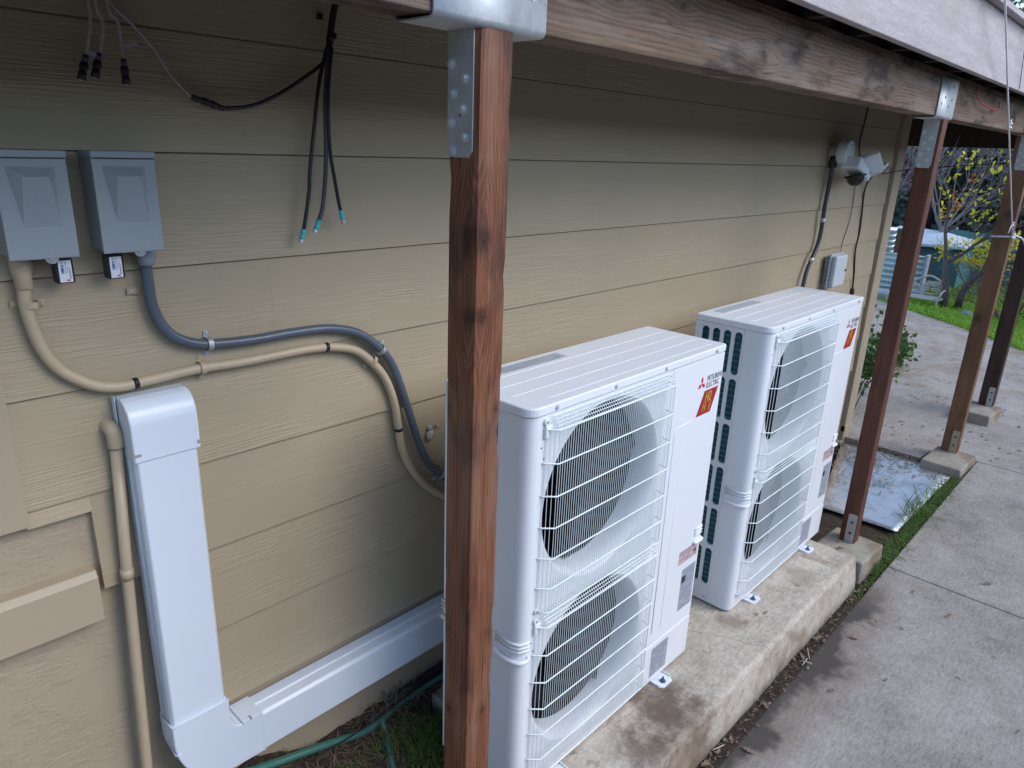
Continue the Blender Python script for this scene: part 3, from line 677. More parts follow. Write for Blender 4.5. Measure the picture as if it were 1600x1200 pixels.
    # cavities, coil, fans
    for cz in (1.0, .372):
        m = MB(); m.lathe([(.2663, .0855), (.2663, .24), (.0, .24)], (FX, 0, cz), (0, 1, 0), 48); m.v = m.v
        o = m.build('fan_duct', MT['dark'], u)
        bm = bmesh.new(); bm.from_mesh(o.data)
        kill = [f for f in bm.faces if all(abs(v.co.y - .0855) < 1e-4 for v in f.verts)]; bmesh.ops.delete(bm, geom=kill, context='FACES'); bm.to_mesh(o.data); bm.free()
        m = MB(); m.lathe([(.0, .040), (.035, .042), (.055, .052), (.060, .07), (.060, .13)], (FX, 0, cz), (0, 1, 0), 28); hub = m.build('fan_hub', MT['fan'], u)
        for bI in range(3):
            a0 = bI * 2 * pi / 3 + (.6 if cz > .8 else 1.5); vs = []; fs = []; NR, NA = 8, 10
            for i in range(NR + 1):
                r = .055 + .203 * i / NR
                for j in range(NA + 1):
                    t = j / NA; sw = .35 * (i / NR) ** 1.4; a = a0 + sw + (t - .5) * (1.15 + .35 * i / NR)
                    y = .060 + .105 * t + .014 * sin(pi * t); vs.append((FX + r * cos(a), y, cz + r * sin(a)))
            for i in range(NR):
                for j in range(NA): q = i * (NA + 1) + j; fs.append((q, q + 1, q + NA + 2, q + NA + 1))
            raw('fan_blade', vs, fs, MT['fan'], hub, True)
    m = MB(); m.box(.016, .03, .11, .32, .03, 1.29)
    m.build('coil', MT['coil'], u)
    m = MB(); z = .05
    while z < 1.29: m.tube([(.0155, .112, z), (.0155, .318, z)], .0042, 6); z += .0254
    m.build('coil_tubes', m_plain('coil_tube', (.05, .17, .19), .4, .3, .2, 30) if 'ct' not in MT else MT['ct'], u)
    # wire guards
    for g, (zb, zt) in enumerate(((.695, 1.298), (.072, .672))):
        m = MB(); X0, X1 = .088, .672; n = 56; rr = .00122
        for i in range(n + 1):
            x = X0 + (X1 - X0) * i / n
            m.tube([(x, -.003, zt + .004), (x, -.030, zt - .026), (x, -.030, zb)], rr, 4, smooth=False)
        for k in range(1, 4):     # slanted left flank
            x = X0 - k * .0085; y = -.030 + k * .0085
            m.tube([(x, y + .001, zt - .03), (x, y, zb)], rr, 4, smooth=False)
        for i in range(5): z = zt + .003 - i * .0075; m.tube([(X0, -.004 - i * .0062, z - .0), (X1, -.004 - i * .0062, z)], rr, 4, smooth=False)
        wires = m.build('wire_guard', MT['guard'], u)
        m = MB(); zs = [zt - .028 - .0985 * k for k in range(7)]
        zs = [z for z in zs if z > zb - .005]
        for z in zs: m.tube([(X0 - .034, .001, z), (X0 - .028, -.006, z), (X0, -.0335, z), (X1, -.0335, z), (X1 + .003, -.0300, z), (X1 + .003, -.001, z + .004)], .0024, 6)
        m.tube([(X0 - .03, -.004, zb), (X0, -.032, zb), (X1, -.032, zb), (X1 + .003, -.002, zb)], .0024, 6)
        m.tube([(X1 + .001, -.029, zt - .03), (X1 + .001, -.029, zb)], .002, 6)
        m.build('guard_bars', MT['guard'], wires)
        m = MB(); m.tube([(X0 - .026, 0, zt - .006), (X0 - .026, -.008, zt - .006)], .010, 16, smooth=False).box(X0 - .032, X0 - .004, -.010, -.0005, zt - .052, zt - .018)
        m.build('guard_clip', MT['guard'], wires, .0015)
        MB().tube([(X0 - .026, 0, zb + .005), (X0 - .026, -.008, zb + .005)], .008, 14, smooth=False).build('guard_clip', MT['guard'], wires)
        for (xx, zz) in ((X0 - .026, zt - .006), (X0 - .026, zb + .005), (X1 - .004, zt - .004)): MB().hexbolt((xx, -.008, zz), (0, -1, 0), .0038, .002, False).build('screw', MT['galv'], wires)
        for (xx, zz) in ((.062, zt - .115), (.050, zt - .08), (.075, zt - .018)): MB().tube([(xx, .0003, zz), (xx, -.0006, zz)], .0026, 8).build('hole', MT['fan'], wires)
    # service panels
    m = MB(); m.box(.7045, 1.0485, .000, .006, .196, 1.306); m.build('service_panel', MT['unit'], u, .0015)
    m = MB(); m.box(.7045, 1.0485, -.0015, .006, .014, .190); m.build('lower_panel', MT['unit'], u, .0015)
    m = MB(); m.tube([(.752, .0, .25), (.752, .0, 1.068), (.772, .0, 1.086), (.872, .0, 1.086)], .0022, 6); m.tube([(.815, .0, .25), (.815, .0, .98)], .0009, 4); m.build('pressed_groove', MT['unit'], u)
    for c_, ax_, r_ in (((.716, .0, .222), (0, -1, 0), .004), ((.716, -.0015, .03), (0, -1, 0), .004), ((.698, -.0005, .77), (0, -1, 0), .0035), ((0, .125, .035), (-1, 0, 0), .005), ((0, .118, 1.22), (-1, 0, 0), .003), ((0, .118, .62), (-1, 0, 0), .003), ((0, .31, 1.2), (-1, 0, 0), .003)):
        MB().hexbolt(c_, ax_, r_, .002, False).build('panel_screw', MT['galv'], u)
    # handles: three ridges and a scoop at each front corner
    for side_, x0 in ((0, 0), (1, Wd)):
        m = MB()
        for i in range(3):
            z = .602 - i * .013
            if side_ == 0: m.tube([(-.002, .096, z + .006), (-.003, .036, z), (.008, .006, z), (.034, -.003, z), (.042, -.002, z)], .0042, 8)
            else: m.tube([(Wd - .055, -.001, z), (Wd - .004, -.0015, z), (Wd + .003, .004, z), (Wd + .003, .07, z)], .0042, 8)
        zc = .552
        if side_ == 0: pts = [(-.003, .096, zc + .004), (-.006, .08, zc - .006), (-.006, .036, zc - .010), (.006, .003, zc - .010), (.030, -.005, zc - .008), (.040, -.002, zc)]
        else: pts = [(Wd - .056, .0, zc), (Wd - .045, -.004, zc - .008), (Wd - .004, -.005, zc - .008), (Wd + .006, .004, zc - .008), (Wd + .005, .06, zc)]
        m.tube(smooth_path(pts, 4), .0075, 10); m.build('handle', MT['unit'], u)
    m = MB()
    for i in range(3): m.tube([(.0, .27, .602 - i * .013), (-.006, .30, .602 - i * .013), (-.006, .332, .602 - i * .013)], .0042, 8)
    m.tube([(.0, .265, .545), (-.008, .29, .542), (-.008, .334, .542)], .0075, 10); m.build('handle', MT['unit'], u)
    # feet
    for xf in (.195, .835):
        m = MB(); m.prism([(xf - .040, .02), (xf - .040, -.040), (xf - .030, -.054), (xf + .030, -.054), (xf + .040, -.040), (xf + .040, .02)], 'z', .0, .004)
        m.box(xf - .043, xf - .040, -.040, .012, .0, .010).box(xf + .040, xf + .043, -.040, .012, .0, .010)
        ft = m.build('foot', MT['unit'], u, .001)
        m = MB(); m.tube([(xf - .002, -.030, .004), (xf - .002, -.030, .0055)], .013, 18, smooth=False).tube([(xf - .002, -.030, .0055), (xf - .002, -.030, .014)], .0072, 6, smooth=False).tube([(xf - .002, -.030, .014), (xf - .002, -.030, .024)], .004, 10); m.build('anchor_bolt', MT['boltblue'], ft)
    # brand marks: three diamonds and two lines of letters
    m = MB(); cx, cz, s = .9035, 1.2155, .0285
    for a in (90, 210, 330):
        a = R(a); d = Vector((cos(a), sin(a))); e = Vector((-sin(a), cos(a)))
        p = [Vector((0, 0)), d * s * .5 + e * s * .29, d * s, d * s * .5 - e * s * .29]
        m.prism([(cx + q.x, cz + q.y) for q in p], 'y', -.0006, .0002)
    m.build('diamond_logo', MT['logo_red'], u)
    text('MITSUBISHI', .0290, MT['ink'], 'maker_name', u, (.9375, -.0002, 1.2190), sx=.72)
    text('ELECTRIC', .0290, MT['ink'], 'maker_name', u, (.936, -.0002, 1.1935), sx=.74)
    m = MB(); m.prism([(.931, 1.184), (1.028, 1.184), (.988, 1.094), (.888, 1.094)], 'y', -.0006, .0002); rl = m.build('red_badge', MT['red'], u)
    text('H2', .050, MT['gold'], 'badge_letters', rl, (.935, -.0008, 1.142), sx=.72, shear=.35, bold=.0012); text('i', .05, MT['gold'], 'badge_letters', rl, (.967, -.0008, 1.105), sx=.9, shear=.35, bold=.0012)
    text('H', .045, MT['gold'], 'badge_letters', rl, (.923, -.0009, 1.108), sx=.7, shear=.35, bold=.001)
    # stickers
    def sticker(nm, mat, x0, x1, z0, z1, rows, seed, blocks=()):
        s_ = MB().box(x0, x1, -.0021 if z1 < .19 else -.0006, .002, z0, z1).build(nm, mat, u); random.seed(seed); y = -.0024 if z1 < .19 else -.0009
        m = MB()
        for i in range(rows):
            z = z1 - (i + .8) * (z1 - z0) / (rows + .6); x = x0 + .006
            while x < x1 - .006:
                l = random.uniform(.006, .024)
                if x + l < x1 - .003 and random.random() < .85: m.box(x, x + l, y, y + .0005, z, z + (z1 - z0) / rows * .42)
                x += l + .003
        for (a, b, c_, d) in blocks: m.box(a, b, y - .0002, y + .0005, c_, d)
        m.build('print', MT['greyink'], s_)
        return s_
    s1 = sticker('warning_sticker', MT['pinklab'], .897, 1.036, .482, .540, 5, 3); MB().prism([(1.006, .500), (1.028, .500), (1.017, .520)], 'y', -.0012, -.0006).build('warning_triangle', MT['ink'], s1)
    s2 = sticker('rating_plate', MT['plate'], .936, 1.037, .258, .448, 17, 4)
    MB().box(.940, .968, -.0013, -.0006, .385, .415).build('dark_block', MT['ink'], s2)
    sticker('instruction_sticker', MT['plate'], .770, .888, .036, .170, 14, 6)
    return u
MT['boltblue'] = m_plain('zinc_bolt', (.10, .17, .26), .35, .6, .2, 40)
MT['fl'] = m_plain('faded_label', (.42, .46, .50), .5, 0, .12, 60); MT['ct'] = m_plain('coil_tube', (.05, .17, .19), .4, .3, .2, 30)
def dup(root, loc, label):
    r = root.copy(); COL.objects.link(r); r.location = loc; r['label'] = label
    for ch in list(root.children):
        c = ch.copy(); COL.objects.link(c); c.parent = r
        for g in list(ch.children):
            d = g.copy(); COL.objects.link(d); d.parent = c
    return r
U1 = make_unit(); U1.location = (1.3029, -.6113, .1); U1['label'] = 'nearer white heat pump outdoor unit, its two dark fans seen through the guards'
bpy.context.view_layer.update()
U2 = dup(U1, (2.7269, -.6113, .1), 'farther white heat pump outdoor unit, showing the slotted teal coil side')
random.seed(21)

# ------------------------------------------------------------------ disconnect boxes
BG = 'grey disconnect boxes on the wall'; LG = 'black lockout tags under the grey boxes'
def make_box():
    t = thing('disconnect_box', '', 'electrical box', (0, 0, 0), BG)
    MB().box(.003, .120, -.078, 0, .004, .204).build('body', MT['greybox'], t, .003)
    # cover with a stamped, tapering recess: plate ring + pyramid shaped dish
    m = MB(); W_, H_ = .123, .206; y0, y1 = -.0865, -.079
    o = [(0, 0), (W_, 0), (W_, H_), (0, H_)]; i1 = [(.022, .064), (.100, .064), (.100, .176), (.020, .176)]; i2 = [(.034, .066), (.094, .066), (.086, .157), (.040, .157)]
    vs = [(p[0], y0, p[1]) for p in o] + [(p[0], y0, p[1]) for p in i1] + [(p[0], y0 - (.019 if p[1] > .1 else .0006), p[1]) for p in i2] + [(p[0], y1, p[1]) for p in o]
    fs = [(k, (k + 1) % 4, 4 + (k + 1) % 4, 4 + k) for k in range(4)] + [(4 + k, 4 + (k + 1) % 4, 8 + (k + 1) % 4, 8 + k) for k in range(4)] + [(8, 9, 10, 11)] + [(k, 12 + k, 12 + (k + 1) % 4, (k + 1) % 4) for k in range(4)]
    m.add(vs, fs); cv = m.build('cover', MT['greybox'], t, .0018, 2)
    MB().box(-.001, W_ + .001, -.0895, -.04, H_ - .0125, H_ + .001).build('hood', MT['greybox'], t, .0015)
    MB().box(.001, W_ - .001, -.0872, -.080, H_ - .0150, H_ - .0127).build('lid_gap', MT['ink'], t)
    m = MB(); m.lathe([(.012, -.0015), (.012, .0015)], (.073, -.083, .001), (0, 1, 0), 20).tube([(.073, -.0866, -.002), (.073, -.0862, -.002)], .004, 10); m.build('hasp', MT['greybox'], t)
    return t
def make_tag():
    t = thing('lockout_tag', '', 'lockout', (0, 0, 0), LG)
    MB().box(0, .035, -.030, 0, -.055, .0).build('housing', MT['black'], t, .004, 3)
    MB().box(.004, .012, -.022, -.012, .0, .012).build('hook', MT['black'], t, .001)
    lb = MB().box(.006, .0300, -.0308, -.0298, -.052, -.007).build('label_sticker', MT['white'], t)
    text('FUSED', .0066, MT['blueink'], 'blue_word', lb, (.0105, -.0313, -.016), rot=(pi / 2, pi / 2, 0), sx=.95, bold=.00025, ext=.0002)
    m = MB(); random.seed(9)
    for (x, a, b) in ((.0175, -.011, -.017), (.0195, -.011, -.017), (.018, -.019, -.036), (.021, -.020, -.033), (.0245, -.019, -.046), (.0115, -.0095, -.0145), (.0135, -.0095, -.0140), (.0262, -.024, -.045)):
        m.box(x, x + .0009, -.0311, -.0307, b, a)
    m.build('small_print', MT['greyink'], lb)
    MB().box(.0185, .0245, -.0312, -.0307, -.0495, -.0465).build('red_mark', MT['logo_red'], lb)
    return t
B1 = make_box(); B1.location = (.342, -.0115, 1.834); B1['label'] = 'left grey disconnect box at the photo edge, beige conduit below it'
bpy.context.view_layer.update()
B2 = dup(B1, (.5105, -.0115, 1.8355), 'right grey disconnect box feeding the blue-grey conduit')
T1 = make_tag(); T1.location = (.4245, -.036, 1.831); T1['label'] = 'black lockout tag with white label hanging under the left grey box'
bpy.context.view_layer.update()
T2 = dup(T1, (.5225, -.036, 1.831), 'black lockout tag with white label hanging under the right grey box')

# ------------------------------------------------------------------ conduits, straps
def path_at(pts, y): return [(p[0], y, p[1]) for p in pts]
gray = [(.615, 1.815), (.614, 1.79), (.6145, 1.756), (.617, 1.704), (.633, 1.653), (.663, 1.616), (.715, 1.592), (.779, 1.583), (.865, 1.579), (.957, 1.580), (1.056, 1.577), (1.118, 1.567), (1.183, 1.544), (1.243, 1.499), (1.297, 1.436), (1.333, 1.355), (1.365, 1.261), (1.402, 1.150), (1.446, 1.055), (1.510, .981), (1.556, .947), (1.62, .925), (1.72, .91)]
g = thing('grey_conduit', 'blue-grey flexible conduit curving from the right box towards the units', 'conduit')
MB().tube(smooth_path(path_at(gray, -.030), 6), .0130, 14).build('conduit_tube', MT['conduit'], g)
MB().lathe([(.019, 0), (.0205, .004), (.0205, .026), (.017, .036), (.0135, .042)], (.615, -.036, 1.836), (0, 0, -1), 18).build('conduit_fitting', m_plain('grey_fitting', (.24, .26, .31), .45), g)
def clamp(parent, p, d, y, r, mat):
    """two-hole strap over a tube of radius r at wall point p; d = pipe direction (x, z)"""
    d = Vector((d[0], 0, d[1])).normalized(); e = Vector((-d.z, 0, d.x)); c = Vector((p[0], y, p[1])); wv = -.0115
    m = MB(); prof = []
    for i in range(11):
        a = pi * i / 10; prof.append(e * cos(a) * (r + .0018) + Vector((0, -1, 0)) * sin(a) * (r + .0018))
    full = [e * (r + .018) + Vector((0, wv - y, 0)), e * (r + .002) + Vector((0, wv - y, 0))] + prof + [e * -(r + .002) + Vector((0, wv - y, 0)), e * -(r + .018) + Vector((0, wv - y, 0))]
    vs = []; 
    for q in full:
        for s in (-.0065, .0065): vs.append(c + q + d * s)
    n = len(full); m.add(vs, [(2 * i, 2 * i + 1, 2 * i + 3, 2 * i + 2) for i in range(n - 1)])
    o = m.build('pipe_strap', mat, parent); md = o.modifiers.new('thick', 'SOLIDIFY'); md.thickness = .0016; md.offset = 1
    for s in (1, -1): MB().hexbolt(c + e * s * (r + .0115) + Vector((0, wv - y - .001, 0)), (0, -1, 0), .0036, .0035).build('screw', MT['bolt'] if mat is MT['galv'] else mat, o)
clamp(g, (.741, 1.587), (1, -.06), -.03, .0130, MT['galv']); clamp(g, (1.262, 1.480), (.65, -.75), -.03, .0130, MT['galv']); clamp(g, (1.505, .986), (.7, -.62), -.03, .0130, MT['galv'])
beige = [(.3735, 1.825), (.372, 1.769), (.370, 1.732), (.376, 1.681), (.387, 1.633), (.408, 1.590), (.441, 1.557), (.483, 1.531), (.529, 1.521), (.600, 1.524), (.708, 1.528), (.825, 1.524), (.953, 1.525), (1.032, 1.524), (1.115, 1.513), (1.181, 1.488), (1.240, 1.435), (1.283, 1.376), (1.312, 1.295), (1.326, 1.215), (1.338, 1.134), (1.374, 1.053), (1.429, .976), (1.511, .901), (1.604, .856), (1.72, .83)]
b = thing('beige_conduit', 'beige painted conduit curving from the left box, with black tape bands', 'conduit')
bp = smooth_path(path_at(beige, -.0265), 6); MB().tube(bp, .0128, 14).build('conduit_tube', MT['beige'], b)
MB().lathe([(.018, 0), (.021, .006), (.0205, .032), (.0165, .046), (.0160, .070), (.0135, .072)], (.3735, -.0285, 1.838), (0, 0, -1), 18).build('conduit_fitting', MT['beige'], b)
def near_idx(p): return min(range(len(bp)), key=lambda i: (bp[i].x - p[0]) ** 2 + (bp[i].z - p[1]) ** 2)
for p in ((.556, 1.524), (1.069, 1.521), (1.320, 1.203)):
    i = near_idx(p); d = (bp[i + 1] - bp[i - 1]).normalized(); MB().tube([bp[i] - d * .0055, bp[i] + d * .0055], .0138, 16).build('tape_band', MT['black'], b)
clamp(b, (.378, 1.733), (.05, 1), -.0265, .0130, MT['beige']); clamp(b, (.719, 1.528), (1, 0), -.0265, .0130, MT['beige']); clamp(b, (1.232, 1.452), (.7, -.72), -.0265, .0130, MT['beige'])
# drain pipe
pv = thing('drain_pipe', 'thin beige drain pipe running down left of the white duct', 'pipe')
MB().tube([(.4985, -.0315, 1.385), (.481, -.0315, 1.04), (.470, -.0315, .757), (.457, -.0315, .42), (.452, -.0315, .10)], .0135, 16).build('pipe_tube', MT['beige'], pv)
MB().cyl((.4815, -.0315, 1.058), (.4803, -.0315, 1.030), .0155, 16).build('pipe_collar', MT['beige'], pv)
m = MB(); m.tube(smooth_path([(.493, .012, 1.428), (.4935, -.008, 1.428), (.496, -.025, 1.424), (.4985, -.0315, 1.408), (.4987, -.0315, 1.378)], 6), [.0175] * 25, 16); m.build('pipe_elbow', MT['beige'], pv)

# ------------------------------------------------------------------ white line-set duct
dt = thing('line_duct', 'white plastic line-set duct running down and then right along the wall', 'duct')
DY = -.092; tl = R(0)
# end cap, curved at the top
m = MB(); xa0, xa1 = .514, .664
prof = [(-.0115, 1.497), (-.045, 1.497), (-.066, 1.490), (-.083, 1.474), (-.092, 1.455), (-.0955, 1.43), (-.0955, 1.350), (-.0115, 1.350)]
sp = [(p.x, p.y) for p in [Vector((q[0], q[1])) for q in []]]
pp = [Vector((0, q[0], q[1])) for q in prof[1:7]]; cs = smooth_path(pp, 5)
prof2 = [prof[0]] + [(v.y, v.z) for v in cs] + [prof[7]]
m.prism(prof2, 'x', xa0, xa1 + .004); m.build('end_cap', MT['pvcw'], dt, .004, 3)
MB().box(.5085, .5105, -.03, -.0115, 1.36, 1.50).build('back_flange', MT['pvcw'], dt)
gs = m_plain('grey_slot', (.3, .3, .33), .5); MB().box(.512, .530, -.0962, -.0950, 1.366, 1.373).build('cap_slot', gs, dt); MB().box(.660, .668, -.0962, -.088, 1.362, 1.372).build('cap_slot', gs, dt)
m = MB(); m.tube([(.5155, -.045, .59), (.5155, -.045, 1.35)], .0016, 6).tube([(.5155, -.054, .59), (.5155, -.054, 1.35)], .0012, 6); m.build('channel_ridges', MT['pvcw'], dt)
m = MB(); m.prism([(.516, -.0115), (.516, -.080), (.522, -.0915), (.656, -.0915), (.664, -.080), (.664, -.0115)], 'z', .58, 1.353); m.build('vertical_channel', MT['pvcw'], dt, .004, 3)
# elbow: sweeping quarter bend, outer corner rounded
m = MB(); pts = [(.513, .60), (.513, .535)]
for i in range(15): a = R(180 + 90 * i / 14); pts.append((.513 + .165 + .165 * cos(a), .530 + .188 * sin(a)))
pts += [(.760, .340), (.760, .478), (.70, .478), (.688, .482), (.676, .492), (.668, .508), (.668, .585)]
pts[0] = (.513, .585)
m.prism(pts, 'y', -.0985, -.0115); m.build('elbow', MT['pvcw'], dt, .004, 3)
m = MB(); m.tube([(.5125, -.03, .586), (.5125, -.094, .586), (.518, -.0995, .586), (.665, -.0995, .586), (.669, -.094, .586)], .0022, 6); m.tube([(.5125, -.06, .505), (.5130, -.095, .492), (.520, -.0992, .492), (.528, -.0992, .494)], .0015, 6); m.build('elbow_rim', MT['pvcw'], dt)
m = MB(); m.prism([(-.0115, .334), (-.080, .334), (-.0915, .340), (-.0915, .463), (-.083, .472), (-.052, .474), (-.049, .478), (-.0115, .478)], 'x', .757, 1.95); m.build('horizontal_channel', MT['pvcw'], dt, .003, 3)
m = MB(); m.box(.700, .760, -.1005, -.0115, .475, .485).box(.76, .763, -.0955, -.09, .335, .48); m.build('elbow_collar', MT['pvcw'], dt, .003)
MB().box(.722, .727, -.1012, -.088, .4805, .4858).build('collar_slot', MT['greyink'], dt)

# ------------------------------------------------------------------ cables
cb = thing('cable_bundle', 'black cable bundle hanging from the deck with three teal-tipped ends', 'cables')
main = [(1.175, -.06, 2.60), (1.150, -.05, 2.46), (1.136, -.040, 2.40), (1.122, -.040, 2.345), (1.113, -.042, 2.30), (1.104, -.045, 2.275)]
MB().tube(smooth_path(main, 5), .0085, 12).build('cable_trunk', MT['cable'], cb)
MB().tube([(1.128, -.040, 2.335), (1.115, -.042, 2.315)], .0105, 12).build('tape_wrap', MT['black'], cb)
m = MB(); m.box(1.100, 1.112, -.02, -.012, 2.366, 2.38).tube([(1.106, -.02, 2.373), (1.106, -.024, 2.373)], .004, 8); m.build('cable_clip', MT['black'], cb)
ends = [([(1.104, 2.30), (1.077, 2.215), (1.057, 2.107), (1.038, 1.998), (1.033, 1.950), (1.012, 1.853)], (1.000, 1.818)),
        ([(1.106, 2.30), (1.090, 2.185), (1.086, 2.077), (1.079, 1.982), (1.067, 1.908), (1.054, 1.876)], (1.040, 1.846)),
        ([(1.110, 2.30), (1.094, 2.186), (1.093, 2.062), (1.104, 1.982), (1.114, 1.922), (1.119, 1.900)], (1.126, 1.868))]
for k, (pts, tip) in enumerate(ends):
    y = -.046 - .006 * k; P3 = smooth_path(path_at(pts, y), 6)
    cbl = MB().tube(P3, .0050 + (.0008 if k == 1 else 0), 10).build('cable', MT['cable'] if k != 1 else m_plain('grey_black_cable', (.05, .052, .075), .4), cb)
    a = P3[-1]; d = (Vector((tip[0], y, tip[1])) - a); L_ = d.length; d.normalize()
    MB().lathe([(.0062, -.002), (.0068, .002), (.0068, .010), (.0052, .013), (.0064, .016), (.0068, .024)], a, d, 14).build('connector', MT['teal'], cbl)
    MB().lathe([(.0062, 0), (.0064, .006), (.0058, .010)], a + d * .024, d, 6, False).build('connector_nut', MT['bolt'], cbl)
    if k == 1: MB().tube([a + d * .03, a + d * .034 + Vector((-.006, 0, -.014))], .0006, 5).build('core_wire', MT['bolt'], cbl)
jm = [(1.108, -.045, 2.292), (1.093, -.038, 2.262), (1.036, -.032, 2.220), (.963, -.028, 2.176), (.894, -.028, 2.149), (.828, -.028, 2.141)]
jc = thing('coax_jumper', 'black cable swooping left to join the off-white cable at a black coupler', 'cable')
MB().tube(smooth_path(jm, 6), .0048, 10).build('cable', MT['cable'], jc)
cj = [Vector((.830, -.028, 2.141)), Vector((.758, -.028, 2.160))]; d = (cj[1] - cj[0]).normalized()
MB().lathe([(.0050, -.002), (.0062, 0), (.0062, .014), (.0052, .016), (.0080, .018), (.0085, .030), (.0060, .034), (.0085, .038), (.0085, .050), (.0055, .056), (.0066, .060), (.0066, .074), (.004, .077)], cj[0], d, 14).build('coupler', MT['black'], jc)
cx_ = [(.600, 2.60), (.606, 2.40), (.607, 2.333), (.639, 2.302), (.685, 2.253), (.719, 2.199), (.757, 2.160)]
tag(MB().tube(smooth_path(path_at(cx_, -.028), 6), .0034, 8).build('coax_cable', MT['coax']), 'long off-white coax slanting down right to the black coupler', 'cable')
CG = 'off-white coax tails hanging with black plugs'
for nm, pts, lab in (('a', [(.560, 2.6), (.563, 2.34), (.564, 2.302), (.556, 2.261), (.549, 2.236), (.545, 2.222)], 'leftmost hanging off-white coax tail ending in a black plug'),
                     ('b', [(.568, 2.6), (.575, 2.335), (.585, 2.293), (.578, 2.251), (.570, 2.228)], 'middle hanging off-white coax tail, shortest, ending in a black plug'),
                     ('c', [(.590, 2.6), (.597, 2.335), (.613, 2.297), (.616, 2.256), (.616, 2.222)], 'rightmost of the three hanging coax tails, with a paper flag above its black plug')):
    t = thing('coax_tail', lab, 'cable', (0, 0, 0), CG); P3 = smooth_path(path_at(pts, -.042), 6)
    MB().tube(P3, .0036, 8).build('cable', MT['coax'], t); a = P3[-1]; d = Vector({'a': (-.30, 0, -.95), 'b': (-.28, 0, -.95), 'c': (.0, 0, -1)}[nm])
    d.normalize()
    MB().lathe([(.0056, -.002), (.0056, .012)], a, d, 12).build('plug_sleeve', MT['blueplug'] if 'blueplug' in MT else m_plain('blue_grey_sleeve', (.03, .05, .09), .4), t)
    MB().lathe([(.0060, .012), (.0080, .016), (.0082, .026), (.0060, .030), (.0078, .033), (.0082, .047), (.006, .0475)], a, d, 12).build('plug', MT['black'], t)
    MB().tube([a + d * .0476, a + d * .049], .0042, 10).build('plug_face', MT['bolt'], t)
    if nm != 'b':
        s = 1; f = a + Vector((.0, -.002, .022 if nm == 'c' else .006)); m = MB()
        e = Vector((.9, 0, .42)) if nm == 'c' else Vector((1, 0, -.12)); n_ = Vector((-e.z, 0, e.x)); ln, ww = (.034, .0055) if nm == 'c' else (.020, .0052)
        m.prism([((f + e * q + n_ * r).x, (f + e * q + n_ * r).z) for q, r in ((0, -ww * .6), (ln, -ww), (ln, ww), (0, ww * .6))], 'y', f.y - .0006, f.y)
        m.build('paper_flag', m_plain('paper_flag', (.36, .34, .35), .7), t)

# ------------------------------------------------------------------ camera light, conduit, small box at the far end of the wall
fl = thing('security_camera', 'white security camera with lamp heads and black dome, on a round wall mount', 'security camera')
def cylx(m, c, ax, r, h, n=28): return m.lathe([(r * .96, 0), (r, .004), (r, h - .006), (r * .95, h)], c, ax, n)
m = MB(); cylx(m, (4.64, -.012, 2.115), (0, -1, 0), .058, .050); m.build('back_box', m_plain('grey_backbox', (.36, .36, .38), .5), fl)
m = MB(); cylx(m, (4.64, -.062, 2.122), (0, -1, 0), .072, .060); m.build('mount_disc', MT['pvcw'], fl)
rotm = Matrix.Rotation(R(-20), 3, 'Y') @ Matrix.Rotation(R(28), 3, 'X')
m = MB(); m.box(4.60, 4.84, -.20, -.09, 1.998, 2.068, rot=Matrix.Rotation(R(20), 3, 'Y'), piv=(4.72, -.15, 2.035)); cbp = m.build('camera_body', MT['pvcw'], fl, .012, 3)
m = MB(); m.lathe([(.062, 0), (.062, .010), (.050, .012), (.048, .030), (.036, .050), (.016, .062), (0, .064)], (4.69, -.155, 1.995), (.12, -.2, -1), 24); m.build('dome', MT['black'], fl)
m = MB(); m.box(4.68, 4.86, -.27, -.13, 2.055, 2.08, rot=Matrix.Rotation(R(32), 3, 'Y') @ Matrix.Rotation(R(-28), 3, 'X'), piv=(4.76, -.20, 2.065)); m.build('lamp_head', MT['pvcw'], fl, .005)
m = MB(); m.box(4.86, 4.98, -.25, -.14, 2.015, 2.035, rot=Matrix.Rotation(R(-24), 3, 'Y') @ Matrix.Rotation(R(-30), 3, 'X'), piv=(4.92, -.2, 2.03)); m.build('lamp_head', MT['pvcw'], fl, .005)
m = MB(); m.box(4.80, 4.90, -.20, -.15, 2.00, 2.035); m.build('lamp_bracket', MT['pvcw'], fl, .004)
wc = thing('wall_conduit', 'dark grey conduit running from the wall camera mount down behind the far unit', 'conduit')
cp_ = [(4.86, -.045, 2.06), (4.80, -.045, 1.96), (4.72, -.04, 1.80), (4.66, -.04, 1.63), (4.50, -.04, 1.46), (4.40, -.045, 1.33), (4.36, -.045, 1.2)]
cp_ = [(4.60, -.045, 2.08), (4.60, -.045, 1.96), (4.60, -.04, 1.815), (4.60, -.04, 1.60), (4.49, -.04, 1.43), (4.45, -.045, 1.325), (4.41, -.045, 1.2)]
MB().tube(smooth_path(cp_, 6), .0125, 12).build('conduit_tube', m_plain('dark_conduit', (.045, .052, .062), .4), wc)
MB().lathe([(.022, 0), (.024, .02), (.024, .06), (.018, .07)], (4.60, -.045, 2.10), (0, 0, -1), 14).build('conduit_fitting', MT['black'], wc)
for p in ((4.605, 1.72), (4.525, 1.485)): MB().tube([(p[0] + .002, -.04, p[1] + .012), (p[0] - .002, -.04, p[1] - .012)], .0150, 12).build('conduit_clip', MT['bolt'], wc)
gb = thing('junction_box', 'small grey weatherproof box with a ribbed lid on the wall behind the far unit', 'electrical box')
m = MB(); m.box(4.820, 5.010, -.050, -.011, 1.285, 1.485); m.build('box_back', m_plain('grey_plastic_back', (.27, .28, .29), .5), gb, .018, 4)
